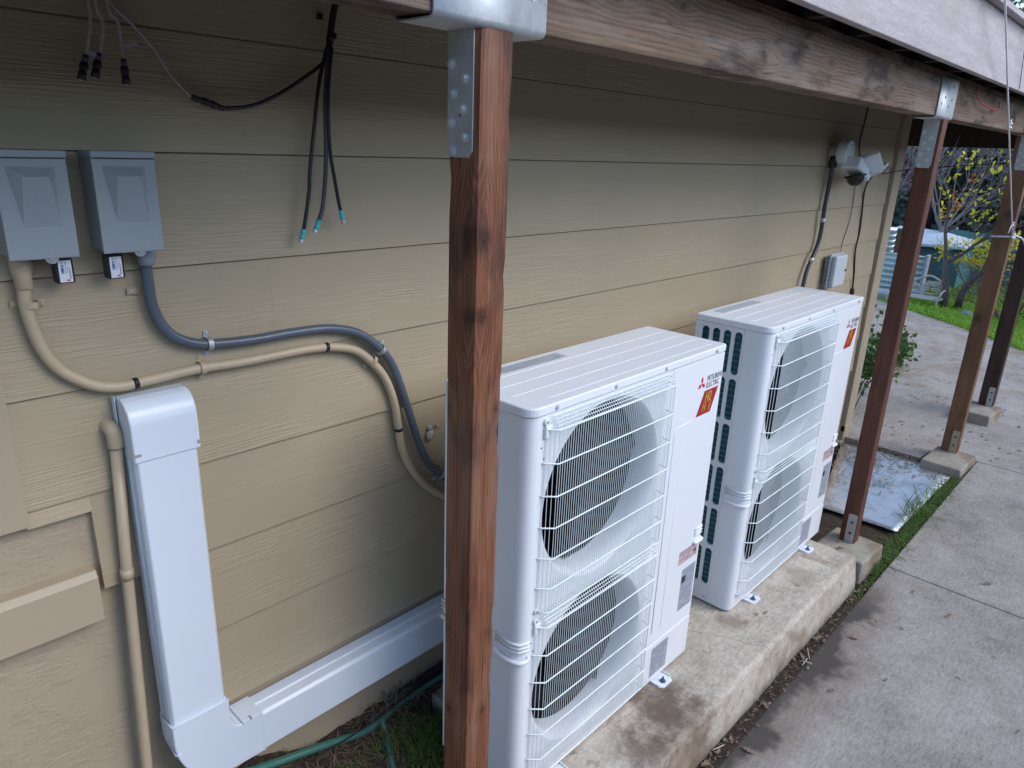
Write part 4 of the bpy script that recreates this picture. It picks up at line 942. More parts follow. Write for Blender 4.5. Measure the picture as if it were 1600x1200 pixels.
m = MB(); m.box(4.805, 5.025, -.062, -.050, 1.272, 1.498); lidb = m.build('lid_flange', MT['gplastic'] if 'gplastic' in MT else m_plain('grey_plastic', (.42, .47, .52), .4), gb, .005, 3)
m = MB(); m.box(4.815, 5.015, -.095, -.062, 1.282, 1.488); m.build('lid', m_plain('blue_grey_plastic', (.50, .55, .60), .4), gb, .012, 4)
m = MB()
for i in range(8): m.tube([(4.804, -.056, 1.29 + i * .0275), (4.795, -.056, 1.29 + i * .0275)], .005, 8)
m.build('flange_knobs', m_plain('grey_plastic', (.42, .47, .52), .4), gb); MB().tube([(4.995, -.095, 1.385), (4.995, -.102, 1.385)], .007, 10).build('latch_screw', MT['ink'], gb)
WG = 'thin dark wires on the far wall'
def wire(nm, pts, r, mat, lab, end=False, grp=WG):
    t = MB().tube(smooth_path(pts, 5), r, 7)
    if end: t.lathe([(.005, 0), (.014, .004), (.016, .035), (.008, .06)], pts[-1], Vector(pts[-1]) - Vector(pts[-2]), 10)
    return tag(t.build(nm, mat), lab, 'wire', grp)
wire('thin_wire', [(5.13, -.016, 2.75), (5.11, -.016, 2.40), (5.06, -.02, 2.18), (4.92, -.10, 2.07)], .0045, MT['cable'], 'thin wire dropping from the deck onto the security camera')
wire('thin_wire', [(5.10, -.03, 1.95), (5.141, -.016, 1.90), (5.154, -.016, 1.712), (5.09, -.016, 1.55), (5.05, -.03, 1.49)], .0035, MT['greyink'], 'thin grey wire between the camera and the small grey wall box')
wire('power_cord', [(4.98, -.16, 2.02), (5.18, -.10, 1.985), (5.27, -.05, 1.955), (5.318, -.02, 1.876), (5.36, -.016, 1.74), (5.385, -.016, 1.60), (5.37, -.016, 1.48), (5.43, -.016, 1.32), (5.45, -.018, 1.22), (5.455, -.018, 1.20)], .006, MT['cable'], 'black power cord snaking down the wall, ending in a plug behind the far unit', True)
wire('thin_wire', [(5.02, -.14, 2.05), (5.25, -.05, 2.045), (5.45, -.02, 2.04), (5.66, -.03, 2.00), (5.9, -.045, 2.02), (6.06, -.3, 2.06), (6.1, -.66, 2.10)], .0035, MT['cable'], 'thin black wire sagging from the camera across the corner trim')
# hanging wires right of the second post
wire('loose_wire', [(5.2, -.56, 2.47), (5.19, -.55, 2.30), (5.12, -.55, 2.18), (4.86, -.55, 2.07), (4.70, -.55, 2.03), (4.70, -.55, 2.16), (4.75, -.55, 2.3)], .004, MT['cable'], 'loose black wire loop hanging behind the beam beyond the second post', grp=None)
wire('red_wire', [(4.45, -.752, 2.46), (4.47, -.762, 2.40), (4.62, -.775, 2.375), (4.86, -.775, 2.372), (4.95, -.77, 2.385), (4.96, -.762, 2.42)], .0035, MT['redwire'], 'short red wire curled against the beam by the second post', grp=None)
# rope
rp = thing('rope', 'white rope slanting down from the deck edge and knotted round the third post', 'rope')
tie = Vector((6.063, -.808, 1.625)); top = Vector((3.42, -.952, 2.905))
L_ = []
for i in range(13):
    t = i / 12; p = top.lerp(tie, t); L_.append(p + Vector((0, 0, -.006 * sin(pi * t))))
MB().tube(L_, .0042, 8).build('rope_line', MT['rope'], rp)
m = MB(); ring = [(6.063, -.808, 1.618), (6.162, -.808, 1.612), (6.164, -.70, 1.612), (6.160, -.683, 1.612), (6.066, -.683, 1.608), (6.062, -.69, 1.608), (6.062, -.80, 1.616)]
m.tube(ring, .0065, 8); m.tube(smooth_path([tie, (6.11, -.83, 1.62), (6.18, -.86, 1.59), (6.25, -.89, 1.50), (6.28, -.91, 1.36)], 5), .0065, 8); m.build('rope_wrap', MT['rope'], rp)
m = MB()
for c, r in ((tie, .017), (top.lerp(tie, .485), .013), (top.lerp(tie, .93), .011)):
    m.tube([c + Vector((r * .9 * cos(a * .9), -.004 + .5 * r * sin(2 * a), r * .9 * sin(a * .9))) for a in [i * .55 for i in range(13)]], r * .42, 8)
c = top.lerp(tie, .93); m.tube([c, c + Vector((-.03, 0, -.02)), c + Vector((-.06, .0, -.06))], .004, 6); c = top.lerp(tie, .485); m.tube([c, c + Vector((.03, 0, .03))], .003, 6)
m.build('knots', MT['rope'], rp)
tag(MB().tube([(4.35, -.90, 2.95), (4.72, -.875, 2.56), (4.80, -.87, 2.47), (4.83, -.80, 2.455)], .0018, 6).build('fishing_line', MT['cable']), 'very thin dark line crossing the fascia at the right edge', 'line')

# ------------------------------------------------------------------ metal sheet on the ground
m = MB(); sh = [(4.56, -.83), (4.53, -.30), (5.80, -.05), (5.82, -.615), (5.60, -.845)]
vs = []; fs = []; n1, n2 = 26, 12
for i in range(n1 + 1):
    for j in range(n2 + 1):
        u, v = i / n1, j / n2; a = Vector((4.56, -.83)).lerp(Vector((5.84, -.86)), u); b_ = Vector((4.53, -.36)).lerp(Vector((5.80, -.05)), u); p = a.lerp(b_, v)
        vs.append((p.x, p.y, -.098 + .006 * noise.noise(Vector((p.x * 3, p.y * 3, 0))) + .01 * u * (1 - v)))
for i in range(n1):
    for j in range(n2): q = i * (n2 + 1) + j; fs.append((q, q + n2 + 1, q + n2 + 2, q + 1))
o = raw('metal_sheet', vs, fs, MT['sheet'], smooth=True); md = o.modifiers.new('thick', 'SOLIDIFY'); md.thickness = .003
tag(o, 'flat wet galvanised metal sheet lying on the soil beyond the far unit', 'metal sheet')

# ------------------------------------------------------------------ hoses by the wall
tag(MB().tube(smooth_path([(.50, -.075, .27), (.66, -.06, .27), (.747, -.055, .243), (.831, -.052, .214), (.968, -.055, .176), (1.118, -.058, .130), (1.2, -.055, .122), (1.256, -.05, .130), (1.344, -.045, .140), (1.6, -.05, .145)], 6), .013, 12).build('garden_hose', MT['hose']), 'green garden hose lying along the wall under the white duct', 'hose')
tag(MB().tube(smooth_path([(1.23, -.05, .135), (1.212, -.062, .122), (1.20, -.10, .092), (1.165, -.175, .055), (1.12, -.26, .035), (1.05, -.36, .02)], 6), .0105, 12).build('hose_tail', MT['hose']), 'short green hose bending towards the foot of the nearest post', 'hose')
tag(MB().tube(smooth_path([(1.16, -.03, .12), (1.264, -.030, .142), (1.352, -.030, .156), (1.52, -.032, .165), (1.9, -.035, .165)], 6), .017, 12).build('drain_tube', MT['black']), 'thick black drain tube along the wall behind the pad', 'tube')
tag(MB().tube(smooth_path([(.78, -.095, .225), (.95, -.085, .18), (1.10, -.065, .150), (1.22, -.06, .152), (1.36, -.06, .165), (1.7, -.06, .17)], 6), .0028, 7).build('ground_cable', MT['cable']), 'thin black cable lying over the green hose', 'cable')
tag(MB().tube(smooth_path([(.47, -.05, .34), (.51, -.07, .335), (.56, -.085, .325), (.63, -.09, .31)], 6), .014, 12).build('beige_stub', MT['beige']), 'short beige pipe stub at the foot of the white duct elbow', 'pipe')

# ------------------------------------------------------------------ vegetation
def strip_pt():
    x = random.uniform(3.95, 5.95); y = random.uniform(-.95, -.845)
    d = abs(x - 4.9); return x, y, soil_h(x, y) - .01, 1.0 - .12 * d + .3 * noise.noise(Vector((x * 3, y * 3, 0)))
vs, fs = blades(3000, strip_pt, .088, .0045, 1.0)
def tuft_pt():
    x = random.gauss(4.98, .10); y = random.gauss(-.83, .035); return x, y, -.11, 1.5
v2, f2 = blades(90, tuft_pt, .10, .005, 1.1); o_ = len(vs); vs += v2; fs += [tuple(q + o_ for q in f) for f in f2]
raw('grass_strip', vs, fs, MT['grass'], kind='stuff')
def pad_grass():
    x = random.uniform(.75, 1.44); y = random.uniform(-.42, -.10); s = noise.noise(Vector((x * 5, y * 5, 1)))
    if s < -.05 and random.random() < .8: return None
    return x, y, soil_h(x, y) - .004, .6 + s
vs, fs = blades(2600, pad_grass, .075, .0032, .9)
def corner_pt(): return random.gauss(1.38, .06), random.gauss(-.16, .05), .0, 1.2
v2, f2 = blades(500, corner_pt, .10, .004, .9); o_ = len(vs); vs += v2; fs += [tuple(q + o_ for q in f) for f in f2]
def edge_pt():
    x = random.uniform(3.55, 3.95); return x, random.uniform(-.93, -.885), -.10, .6
v2, f2 = blades(160, edge_pt, .06, .004, .9); o_ = len(vs); vs += v2; fs += [tuple(q + o_ for q in f) for f in f2]
raw('grass_tufts', vs, fs, MT['grass'], kind='stuff')
# straw and debris
vs = []; fs = []
def stick(c, L, r, flat=True, up=0.):
    a = random.uniform(0, 2 * pi); d = Vector((cos(a), sin(a), random.uniform(-.15, .25) + up)).normalized(); s = Vector((-d.y, d.x, 0)).normalized() * r
    c = Vector(c); o = len(vs); b = c + d * L * .5 + Vector((0, 0, L * random.uniform(0, .15)))
    vs.extend([c - s, c + s, b + s, b - s, c + d * L + s * .5, c + d * L - s * .5]); fs.extend([(o, o + 1, o + 2, o + 3), (o + 3, o + 2, o + 4, o + 5)])
for _ in range(1500):
    x = random.uniform(.55, 1.5); y = -random.uniform(.005, .45) ** 1.0
    if random.random() < .55: y = -random.uniform(.01, .12)
    stick((x, y, soil_h(x, y) + .004), random.uniform(.02, .08), random.uniform(.0008, .0022), up=.1)
for _ in range(60):
    x = random.gauss(1.27, .05); y = -random.uniform(.02, .07); stick((x, y, soil_h(x, y) + .01), random.uniform(.05, .10), .0014, up=.9)
for _ in range(150):
    x = random.uniform(1.8, 3.8); y = random.gauss(-.895, .015); stick((x, y, -.075), random.uniform(.008, .03), random.uniform(.0008, .0025))
for _ in range(350):
    x = random.uniform(4.9, 5.95); y = random.uniform(-.62, -.0); stick((x, y, -.088), random.uniform(.015, .06), random.uniform(.0015, .005))
for _ in range(300):
    x = random.uniform(5.5, 6.05); y = random.uniform(-.93, -.1); stick((x, y, -.09), random.uniform(.015, .06), random.uniform(.0015, .005))
raw('straw_litter', vs, fs, MT['straw'], kind='stuff')
# oak leaves: individually placed near ones, litter farther off
def leaf_mesh(seed):
    rnd = random.Random(seed); out = []; n = 7
    for i in range(n + 1):
        t = i / n; w0 = .30 * sin(pi * min(1, t * .9 + .08)) ; out.append((t, w0 * (.42 if i % 2 == 0 else 1.0)))
    L = [(t, wv) for t, wv in out]; vs = []; c1, c2 = rnd.uniform(.2, .9), rnd.uniform(-.6, .6)
    def cu(x, y): return Vector((x, y, .35 * c1 * y * y * 4 + .18 * c2 * sin(x * 3) + .1 * rnd.uniform(0, 1) * abs(y)))
    for (t, wv) in L: vs += [cu(t, -wv), cu(t, 0), cu(t, wv)]
    fs = []
    for i in range(n): a = i * 3; fs += [(a, a + 3, a + 4, a + 1), (a + 1, a + 4, a + 5, a + 2)]
    o = len(vs); vs += [Vector((-.25, -.012, .02)), Vector((-.25, .012, .02)), Vector((0, .015, 0)), Vector((0, -.015, 0))]; fs.append((o, o + 1, o + 2, o + 3))
    return vs, fs
lm = []
for s in range(4):
    v_, f_ = leaf_mesh(s); me = bpy.data.meshes.new('dry_leaf'); me.from_pydata([tuple(q) for q in v_], [], f_); me.materials.append(MT['dryleaf']); lm.append(me)
near_leaves = [(2.53, -.905, .050, 'reddish lobed leaf'), (2.24, -.955, .052, 'long curled oak leaf'), (2.08, -.905, .045, 'pale ragged leaf'), (2.26, -.895, .04, 'upright folded leaf'), (2.94, -.895, .05, 'brown crumpled leaf'), (3.09, -.90, .045, 'dark brown leaf'), (3.235, -1.0, .05, 'flat dark leaf'), (2.79, -1.075, .035, 'small curled leaf')]
wheres = ['on the wet stain below the pad edge', 'on the wet stain nearest the camera', 'at the very bottom edge of the pad', 'leaning on the pad side', 'beside the white sticks at the pad foot', 'at the pad foot near the grass', 'in the middle of the wet stain', 'on dry concrete just outside the stain']
LGp = 'dry leaves beside the pad'
for i, (x, y, s, nm) in enumerate(near_leaves):
    o = bpy.data.objects.new('dry_leaf', lm[i % 4]); COL.objects.link(o); o.location = (x, y, -.073); o.scale = (s, s, s); o.rotation_euler = (random.uniform(-.2, .2), random.uniform(-.2, .2), random.uniform(0, 6.28))
    tag(o, nm + ' ' + wheres[i], 'leaf', LGp)
placed = [(3.42, -1.07, -.074, .05, 'curled brown leaf just off the wet stain, nearest the pier'), (3.50, -1.15, -.074, .03, 'small brown leaf on the path outside the wet stain'), (3.75, -1.29, -.074, .045, 'dark leaf on the path nearest the joint line'), (4.29, -1.39, -.074, .06, 'large dark leaf beyond the path joint'), (3.86, -1.10, -.074, .04, 'thin leaf on the path close to the grass strip end'), (3.10, -1.70, -.074, .03, 'small dark leaf far out on the open path'), (3.31, -1.44, -.074, .025, 'small leaf in the middle of the near path slab'), (3.58, -1.54, -.074, .02, 'tiny leaf near the right photo edge on the near slab'),
 (2.83, -.70, .104, .03, 'crumpled leaf on the pad below the foot bolt of the far unit'), (2.88, -.73, .104, .035, 'darker leaf on the pad right of the far unit corner'), (3.15, -.80, .104, .02, 'tiny leaf on the pad near its outer edge'), (3.20, -.75, .104, .03, 'small leaf on the pad in front of the far unit'), (3.87, -.69, .003, .05, 'dark leaf lying on the second post pier'), (6.3, -1.25, -.074, .04, 'leaf on the path beside the third post pier'), (6.6, -1.0, -.074, .05, 'leaf on the path beyond the third post pier')]
for (x, y, z, s, lb) in placed + [(random.uniform(3.0, 6), random.uniform(-2.2, -1.0), -.074, random.uniform(.012, .03), None) for _ in range(14)]:
    o = bpy.data.objects.new('fallen_leaf', random.choice(lm)); COL.objects.link(o); o.location = (x, y, z); o.scale = (s, s * random.uniform(.5, 1), s); o.rotation_euler = (random.uniform(-.3, .3), random.uniform(-.3, .3), random.uniform(0, 6.28))
    if lb: tag(o, lb, 'leaf', 'dry leaves lying singly on concrete')
    else: tag(o, 'tiny dry leaf scrap lying alone on the path slabs', 'leaf', 'tiny leaf scraps on the path')
m = MB()
for p, q in (((2.93, -.925, -.072), (2.86, -.93, -.066)), ((2.885, -.905, -.07), (2.905, -.955, -.068)), ((2.93, -.935, -.07), (2.99, -.90, -.064)), ((2.195, -.90, -.07), (2.13, -.885, -.06))): m.tube([p, ((p[0] + q[0]) / 2, (p[1] + q[1]) / 2, p[2] + .004), q], .0022, 6)
tag(m.build('pale_sticks', m_plain('pale_stick', (.46, .42, .36), .7)), 'few pale broken sticks at the foot of the pad', 'sticks')
vs = []; fs = []
for _ in range(620):
    r_ = random.random()
    if r_ < .8: y = random.uniform(-2.6, 2.6); x = random.uniform(6.2, edge_x(y) - .05)
    else: x = random.uniform(6.0, 8.0); y = random.uniform(-1.6, .9)
    s = random.uniform(.015, .04); lv, lf_ = leaf_mesh(random.randrange(40)); a = random.uniform(0, 6.28); o = len(vs)
    mt = Matrix.Translation((x, y, -.076)) @ Matrix.Rotation(a, 4, 'Z') @ Matrix.Rotation(random.uniform(-.3, .3), 4, 'X') @ Matrix.Scale(s, 4); vs += [mt @ q for q in lv]; fs += [tuple(k_ + o for k_ in f) for f in lf_]
for _ in range(130):
    x = random.uniform(1.75, 3.75); y = -.875 - abs(random.gauss(0, .045)); s = random.uniform(.008, .026); lv, lf_ = leaf_mesh(random.randrange(40)); o = len(vs)
    mt = Matrix.Translation((x, y, -.070)) @ Matrix.Rotation(random.uniform(0, 6.28), 4, 'Z') @ Matrix.Rotation(random.uniform(-.6, .6), 4, 'X') @ Matrix.Scale(s, 4); vs += [mt @ q for q in lv]; fs += [tuple(k_ + o for k_ in f) for f in lf_]
raw('leaf_litter', vs, fs, MT['dryleaf'], kind='stuff')

def leaf_quads(vs, fs, c, s, n=1, sq=1.):
    for _ in range(n):
        d = Vector((random.gauss(0, 1), random.gauss(0, 1), random.gauss(0, 1))).normalized(); e = d.orthogonal().normalized(); e = Matrix.Rotation(random.uniform(0, 6.28), 3, d) @ e; f = d.cross(e)
        p = Vector(c); o = len(vs); vs += [p, p + e * s * .5 + f * s * .32 * sq, p + e * s, p + e * s * .5 - f * s * .32 * sq]; fs.append((o, o + 1, o + 2, o + 3))
def grow(mb, p, d, L, r, lev, tips, spread=.7, droop=.05, kids=3, jit=.25, minr=.003):
    pts = [p]; rs = [r]; q = p.copy(); dd = d.copy(); n = 4
    for i in range(n):
        dd = (dd + Vector((random.gauss(0, jit), random.gauss(0, jit), random.gauss(0, jit) - droop)) * .5).normalized(); q = q + dd * L / n; pts.append(q.copy()); rs.append(max(minr * .7, r * (1 - .55 * (i + 1) / n)))
    mb.tube(pts, rs, 6 if lev > 1 else 4, caps=False)
    if lev <= 1: tips += pts[1:]
    if lev > 0:
        for k_ in range(kids):
            i = random.choice([2, 3, 4]) if k_ else 4; sd = Vector((random.gauss(0, 1), random.gauss(0, 1), random.gauss(0, 1))); nd = (dd + sd.normalized() * spread).normalized()
            grow(mb, pts[i], nd, L * random.uniform(.6, .85), rs[i] * .8, lev - 1, tips, spread, droop, kids, jit, minr)
def leafy(parent, tips, mat, n, s, jit, name='crown', pick=None):
    vs = []; fs = []
    for _ in range(n):
        t = random.choice(tips); c = t + Vector((random.gauss(0, jit), random.gauss(0, jit), random.gauss(0, jit)))
        if pick and not pick(c): continue
        leaf_quads(vs, fs, c, s * random.uniform(.7, 1.3))
    return raw(name, vs, fs, mat, parent)
# forked autumn tree on the lawn
tr = thing('autumn_tree', 'forked grey tree with sparse yellow leaves behind the posts', 'tree')
random.seed(4); tips = []; m = MB()
m.tube([(13.25, 1.0, -.25), (13.27, 1.03, .1), (13.29, 1.08, .35), (13.3, 1.13, .60)], [.075, .060, .052, .038], 10)
grow(m, Vector((13.3, 1.13, .56)), Vector((-.1, .08, 1)), .95, .034, 5, tips, .8, .0, 3, .22, .005)
grow(m, Vector((13.3, 1.13, .56)), Vector((.1, -.38, .8)), 1.0, .032, 5, tips, .8, .0, 3, .22, .005)
m.tube([(13.42, .84, -.25), (13.42, .82, .1), (13.4, .72, .35), (13.36, .52, .56), (13.3, .20, .71)], [.068, .055, .048, .042, .034], 10)
grow(m, Vector((13.3, .22, .70)), Vector((.1, -1, .22)), 1.0, .034, 4, tips, .7, .0, 3, .22, .005)
grow(m, Vector((13.38, .60, .5)), Vector((0, -.15, 1)), 1.1, .034, 5, tips, .8, .0, 3, .22, .005)
m.build('trunk', MT['bark'], tr)
vs = []; fs = []
for _ in range(230):
    c = random.choice(tips) + Vector((random.gauss(0, .04), random.gauss(0, .04), random.gauss(0, .04))); leaf_quads(vs, fs, c, random.uniform(.06, .12), 2)
for (y, z, sy, sz, n) in ((1.21, .79, .07, .09, 60), (.70, .83, .16, .07, 110), (.72, .60, .22, .05, 120), (.31, .72, .10, .12, 70), (.274, .98, .10, .08, 30), (.187, .36, .08, .08, 20), (1.34, 1.35, .05, .07, 14), (.876, 1.336, .08, .10, 24), (.534, 1.366, .08, .08, 18), (1.04, 1.67, .12, .10, 14), (.67, 1.60, .10, .12, 14), (-.2, .8, .3, .2, 90), (-.1, 1.3, .3, .2, 40)):
    for _ in range(n): leaf_quads(vs, fs, (13.45 + random.gauss(0, .08), random.gauss(y, sy), random.gauss(z, sz)), random.uniform(.05, .10))
raw('yellow_leaves', vs, fs, MT['yellow'], tr)
vs = []; fs = []
for (y, z, n) in ((1.13, 1.45, 16), (1.30, 1.32, 8), (1.2, 1.62, 4), (1.0, 1.9, 5), (.45, 1.02, 4)):
    for _ in range(n): leaf_quads(vs, fs, (13.3 + random.gauss(0, .05), random.gauss(y, .04), random.gauss(z, .035)), random.uniform(.07, .11))
raw('orange_leaves', vs, fs, MT['orange'], tr)
# bare shrubs on the lawn
SG = 'bare shrubs on the lawn'
for (x, y, s, n, lab) in ((13.0, .05, .9, 9, 'bare many-stemmed shrub right of the forked tree'), (13.6, -.65, .9, 8, 'bare shrub seen between the two far posts'), (15.2, .9, 1.2, 8, 'bare shrub behind the forked tree')):
    t = thing('bare_shrub', lab, 'shrub', (0, 0, 0), SG); tips = []; m = MB()
    for _ in range(n):
        a = random.uniform(0, 6.28); grow(m, Vector((x + .06 * cos(a), y + .06 * sin(a), -.22)), Vector((cos(a) * .7, sin(a) * .7, 1)).normalized(), .62 * s, .016, 3, tips, .6, -.02, 3)
    m.build('stems', MT['bark'], t)
# pale twiggy tree behind
for (x, y, h, lab) in ((16.2, 1.9, 2.2, 'pale twiggy bare tree in front of the dark evergreens'), (17.3, .2, 2.4, 'pale twiggy bare tree at the far right'), (17.0, 3.6, 2.0, 'purple-grey twiggy tree left of the red-brown post')):
    t = thing('twiggy_tree', lab, 'tree', (0, 0, 0), 'twiggy bare trees behind the lawn'); tips = []; m = MB()
    m.tube([(x, y, -.4), (x + .05, y, .4), (x, y + .05, .9)], [.09, .07, .05], 8)
    for _ in range(7): a = random.uniform(0, 6.28); grow(m, Vector((x, y + .04, .8)), Vector((cos(a) * .55, sin(a) * .55, 1)).normalized(), h * .5, .022, 3, tips, .5, -.03, 4, minr=.006)
    m.build('trunk', MT['twig'], t)
    if y > 3: leafy(t, tips, MT['redleaf'], 900, .07, .12)
    else: leafy(t, tips, MT['yellow'], 90, .06, .1)
# evergreens
def evergreen(x, y, h, r, lab, n=2600, z0=-.5):
    t = thing('evergreen_tree', lab, 'tree', (0, 0, 0), 'dark evergreens beyond the lawn')
    m = MB(); m.tube([(x, y, z0), (x, y, z0 + h * .5), (x + .1, y, z0 + h * .9)], [.22, .15, .05], 8)
    cl = []
    for _ in range(60):
        a = random.uniform(0, 6.28); zz = random.uniform(.05, 1.0); rr = r * (1.0 - .55 * abs(zz - .45)) * random.uniform(.45, 1.05); c = Vector((x + rr * cos(a), y + rr * sin(a), z0 + h * zz)); cl.append((c, random.uniform(.35, .75) * r * .5))
        m.tube([Vector((x, y, z0 + h * zz * .75)), c], [.04, .012], 5, caps=False)
    m.build('trunk', MT['bark'], t); vs = []; fs = []
    for _ in range(n):
        c, q = random.choice(cl); d = Vector((random.gauss(0, 1), random.gauss(0, 1), random.gauss(0, .8))).normalized() * q * random.uniform(.5, 1.05); leaf_quads(vs, fs, c + d, random.uniform(.12, .26))
    raw('crown', vs, fs, MT['evergreen'], t)
evs = [(22, 9.5, 6.4, 2.6), (22.5, 6.2, 6, 2.4), (21.5, 3.6, 5.8, 2.3), (22.3, 1.0, 6.4, 2.5), (21.8, -1.7, 6, 2.4), (22.5, -4.3, 6.4, 2.6), (23, 12.5, 6.4, 2.8), (23, -8, 6.4, 2.8)]
wh = ['behind the corner trim', 'left behind the second post', 'behind the white-roofed shelter', 'behind the forked tree', 'seen between the two rightmost posts', 'right of the far posts', 'farthest left beyond the lawn', 'farthest right beyond the lawn']
for (x, y, h, r), s in zip(evs, wh): evergreen(x, y, h, r, 'dark dense evergreen tree ' + s, 8000)
for i, y in enumerate((7.5, 2.3, -3)): evergreen(26.5, y, 8.5, 4.2, 'tall dark evergreen in the back row, ' + ('left', 'middle', 'right')[i] + ' one', 14000)
# plants at the house corner
for (x, y, h, n, sc, lab) in ((6.55, .16, .75, 5, .75, 'low leafy plant growing against the slab right behind the corner trim'), (7.2, .28, .6, 5, .5, 'taller green plant behind the second post'), (8.6, .42, .30, 9, .8, 'rounded green and yellow bush on the path edge by the house')):
    t = thing('leafy_plant', lab, 'plant', (0, 0, 0), 'plants along the house side'); tips = []; m = MB()
    for _ in range(n): a = random.uniform(0, 6.28); grow(m, Vector((x + .04 * cos(a), y + .04 * sin(a), -.12)), Vector((cos(a) * .4 * sc, sin(a) * .4 * sc, 1)).normalized(), h * .5, .007, 2, tips, .6, -.02, 3, minr=.002)
    m.build('stems', MT['bark'], t); leafy(t, tips, MT['bush'], 900 if n < 10 else 1800, .055, .04)

# ------------------------------------------------------------------ far things
fn = thing('garden_fence', 'teal screen cloth fence along the far side of the lawn', 'fence'); A = Vector((16.4, 5.0, 0)); B = Vector((18.3, -4.5, 0))
vs = []; fs = []; n = 90
for i in range(n + 1):
    p = A.lerp(B, i / n); o_ = .03 * sin(i * 1.9) + .02 * sin(i * .7)
    for j in range(5): vs.append((p.x + o_ * (1 - abs(j - 2) / 2.2), p.y, -.45 + 1.25 * j / 4 + (.02 * sin(i * .9) if j == 4 else 0)))
for i in range(n):
    for j in range(4): a = i * 5 + j; fs.append((a, a + 5, a + 6, a + 1))
raw('screen_cloth', vs, fs, MT['fence'], fn, True)
for i in range(7): p = A.lerp(B, (i + .3) / 7); MB().tube([(p.x + .05, p.y, -.5), (p.x + .05, p.y, .86)], .025, 8).build('fence_post', MT['galv'], fn)
sh_ = thing('garden_shelter', 'teal sided garden shelter with white peaked tarp roof', 'shelter', (0, 0, 0))
m = MB(); m.box(15.9, 17.1, 1.45, 3.0, -.4, .60); m.build('side_screen', MT['fence'], sh_)
m = MB(); m.add([(15.8, 1.38, .60), (15.8, 3.2, .56), (17.2, 3.2, .56), (17.2, 1.38, .60), (16.2, 1.9, .82), (16.2, 2.7, .86), (15.8, 1.38, .55), (15.8, 3.2, .51), (17.2, 3.2, .51), (17.2, 1.38, .55)], [(0, 4, 5, 1), (1, 5, 2), (2, 5, 4, 3), (3, 4, 0), (0, 1, 7, 6), (1, 2, 8, 7), (2, 3, 9, 8), (3, 0, 6, 9)]); m.build('tarp_roof', MT['tarp'], sh_, .02)
def corr(name, lab, x, y0, y1, z0, z1, pitch, amp):
    t = thing(name, lab, 'planter', (0, 0, 0)); pr = []; n = int((z1 - z0) / pitch * 6)
    vs = []; fs = []
    for i in range(n + 1):
        z = z0 + (z1 - z0) * i / n; d = amp * sin(2 * pi * (z - z0) / pitch); vs += [(x + d, y0, z), (x + d, y1, z)]
    for i in range(n): fs.append((2 * i, 2 * i + 1, 2 * i + 3, 2 * i + 2))
    o = raw('corrugated_side', vs, fs, MT['corr'], t, True); md = o.modifiers.new('s', 'SOLIDIFY'); md.thickness = .01
    if x < 14: MB().box(x - .03, x + .16, y0 - .04, y0, z0, z1 + .02).build('end_panel', m_plain('pale_blue_end', (.33, .38, .48), .5), t, .005)
    MB().box(x + .02, x + .5, y0, y1, z0, z1 - .04).build('planter_soil', MT['soil'], t)
corr('raised_planter', 'low corrugated metal raised planter with pale end panel', 13.9, 1.57, 3.4, -.30, .56, .098, .030)
corr('tall_planter', 'taller corrugated metal planter behind the low one', 14.6, 2.30, 4.4, -.2, .93, .10, .030)
tag(MB().prism([(12.7, 1.75), (12.75, 2.9), (13.2, 2.9), (13.15, 1.7)], 'z', -.25, .03).build('stone_block', MT['stone'], bevel=.03, seg=3), 'large pale grey stone block between the corner trim and the second post', 'stone block')
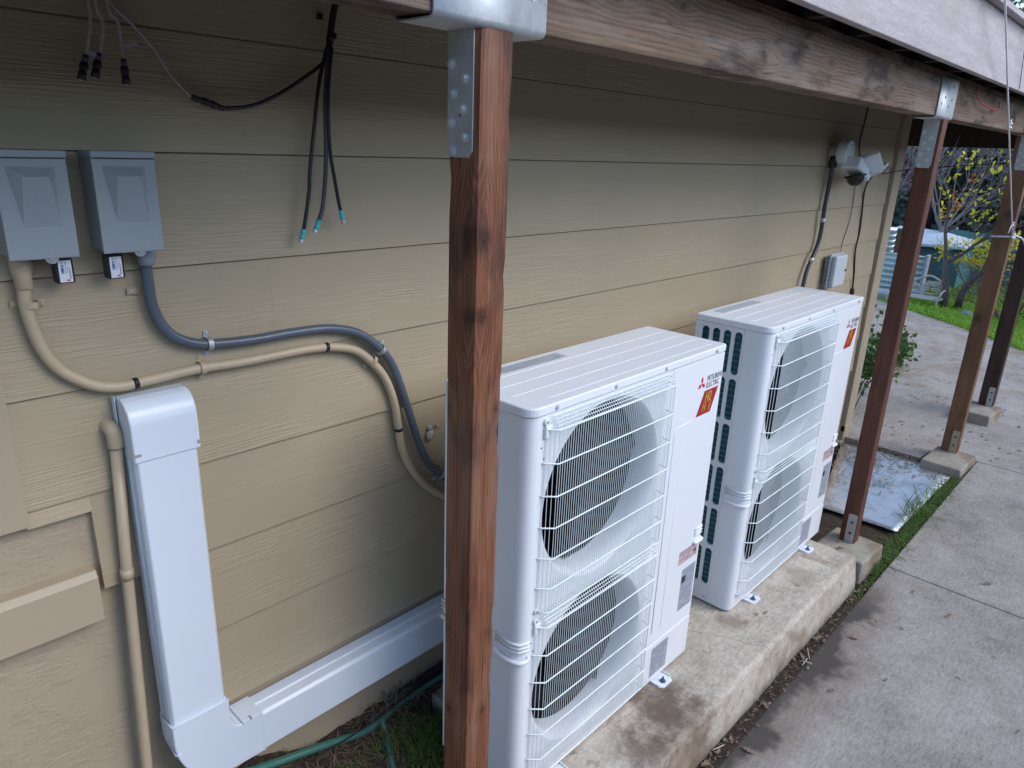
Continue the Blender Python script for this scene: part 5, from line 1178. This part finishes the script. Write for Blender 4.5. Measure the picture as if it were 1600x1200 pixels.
# ornate bench
bn = thing('garden_bench', 'ornate worn white iron bench standing left of the forked tree', 'bench', (0, 0, 0))
m = MB(); random.seed(12); bx, y0, y1 = 13.25, 1.02, 1.62
arch = [(bx + .12, y0, .02), (bx + .14, y0, .16), (bx + .15, y0 + .15, .25), (bx + .15, (y0 + y1) / 2, .31), (bx + .15, y1 - .15, .25), (bx + .14, y1, .16), (bx + .12, y1, .02)]
m.tube(smooth_path(arch, 5), .016, 8); m.tube([arch[0], arch[-1]], .014, 8)
for i in range(44):
    y = random.uniform(y0 + .05, y1 - .05); z = random.uniform(.05, .23); r = random.uniform(.02, .035)
    m.tube([(bx + .14, y + r * cos(a), z + r * sin(a)) for a in [k_ * pi / 4 for k_ in range(9)]], .009, 5, caps=False)
m.build('backrest', MT['whiteiron'], bn)
m = MB(); 
for i in range(7): m.box(bx - .30 + i * .06, bx - .265 + i * .06, y0, y1, -.02, 0)
m.build('seat', MT['whiteiron'], bn, .004)
for (x, y) in ((bx - .28, y0 + .03), (bx - .28, y1 - .03), (bx + .12, y0 + .03), (bx + .12, y1 - .03)): MB().tube(smooth_path([(x, y, 0), (x - .03, y, -.08), (x + .01, y, -.16), (x - .02, y, -.25)], 4), .013, 7).build('leg', MT['whiteiron'], bn)
for y in (y0, y1): MB().tube(smooth_path([(bx + .12, y, .10), (bx - .1, y, .13), (bx - .28, y, .09), (bx - .30, y, .0)], 4), .013, 7).build('armrest', MT['whiteiron'], bn)
for i, (x, y, s) in enumerate(((12.95, .62, .12), (13.05, 1.75, .11))):
    m = MB(); m.lathe([(0, -s * .4), (s * .8, -s * .3), (s, 0), (s * .7, s * .5), (0, s * .65)], (x, y, -.16), (.2, .1, 1), 9, False)
    tag(m.build('garden_rock', MT['stone'], bevel=.01), 'rounded grey rock in the grass ' + ('right of the tree foot' if i == 0 else 'left of the iron bench'), 'rock')

# unseen hedge added behind the viewer to cut low sky light
hd = thing('light_block_hedge', 'added unseen leafy hedge along the garden side facing the house', 'light_blocker')
random.seed(77); m = MB(); m.box(-12, 20, -8.6, -7.4, -.2, 3.2); m.build('light_block_core', m_plain('light_block_core', (.02, .035, .018), .9), hd)
vs = []; fs = []
for _ in range(9000):
    x = random.uniform(-12, 20); z = random.uniform(-.1, 3.3); leaf_quads(vs, fs, (x, -7.4 + random.gauss(.03, .06), z), random.uniform(.10, .2))
raw('light_block_foliage', vs, fs, MT['evergreen'], hd)
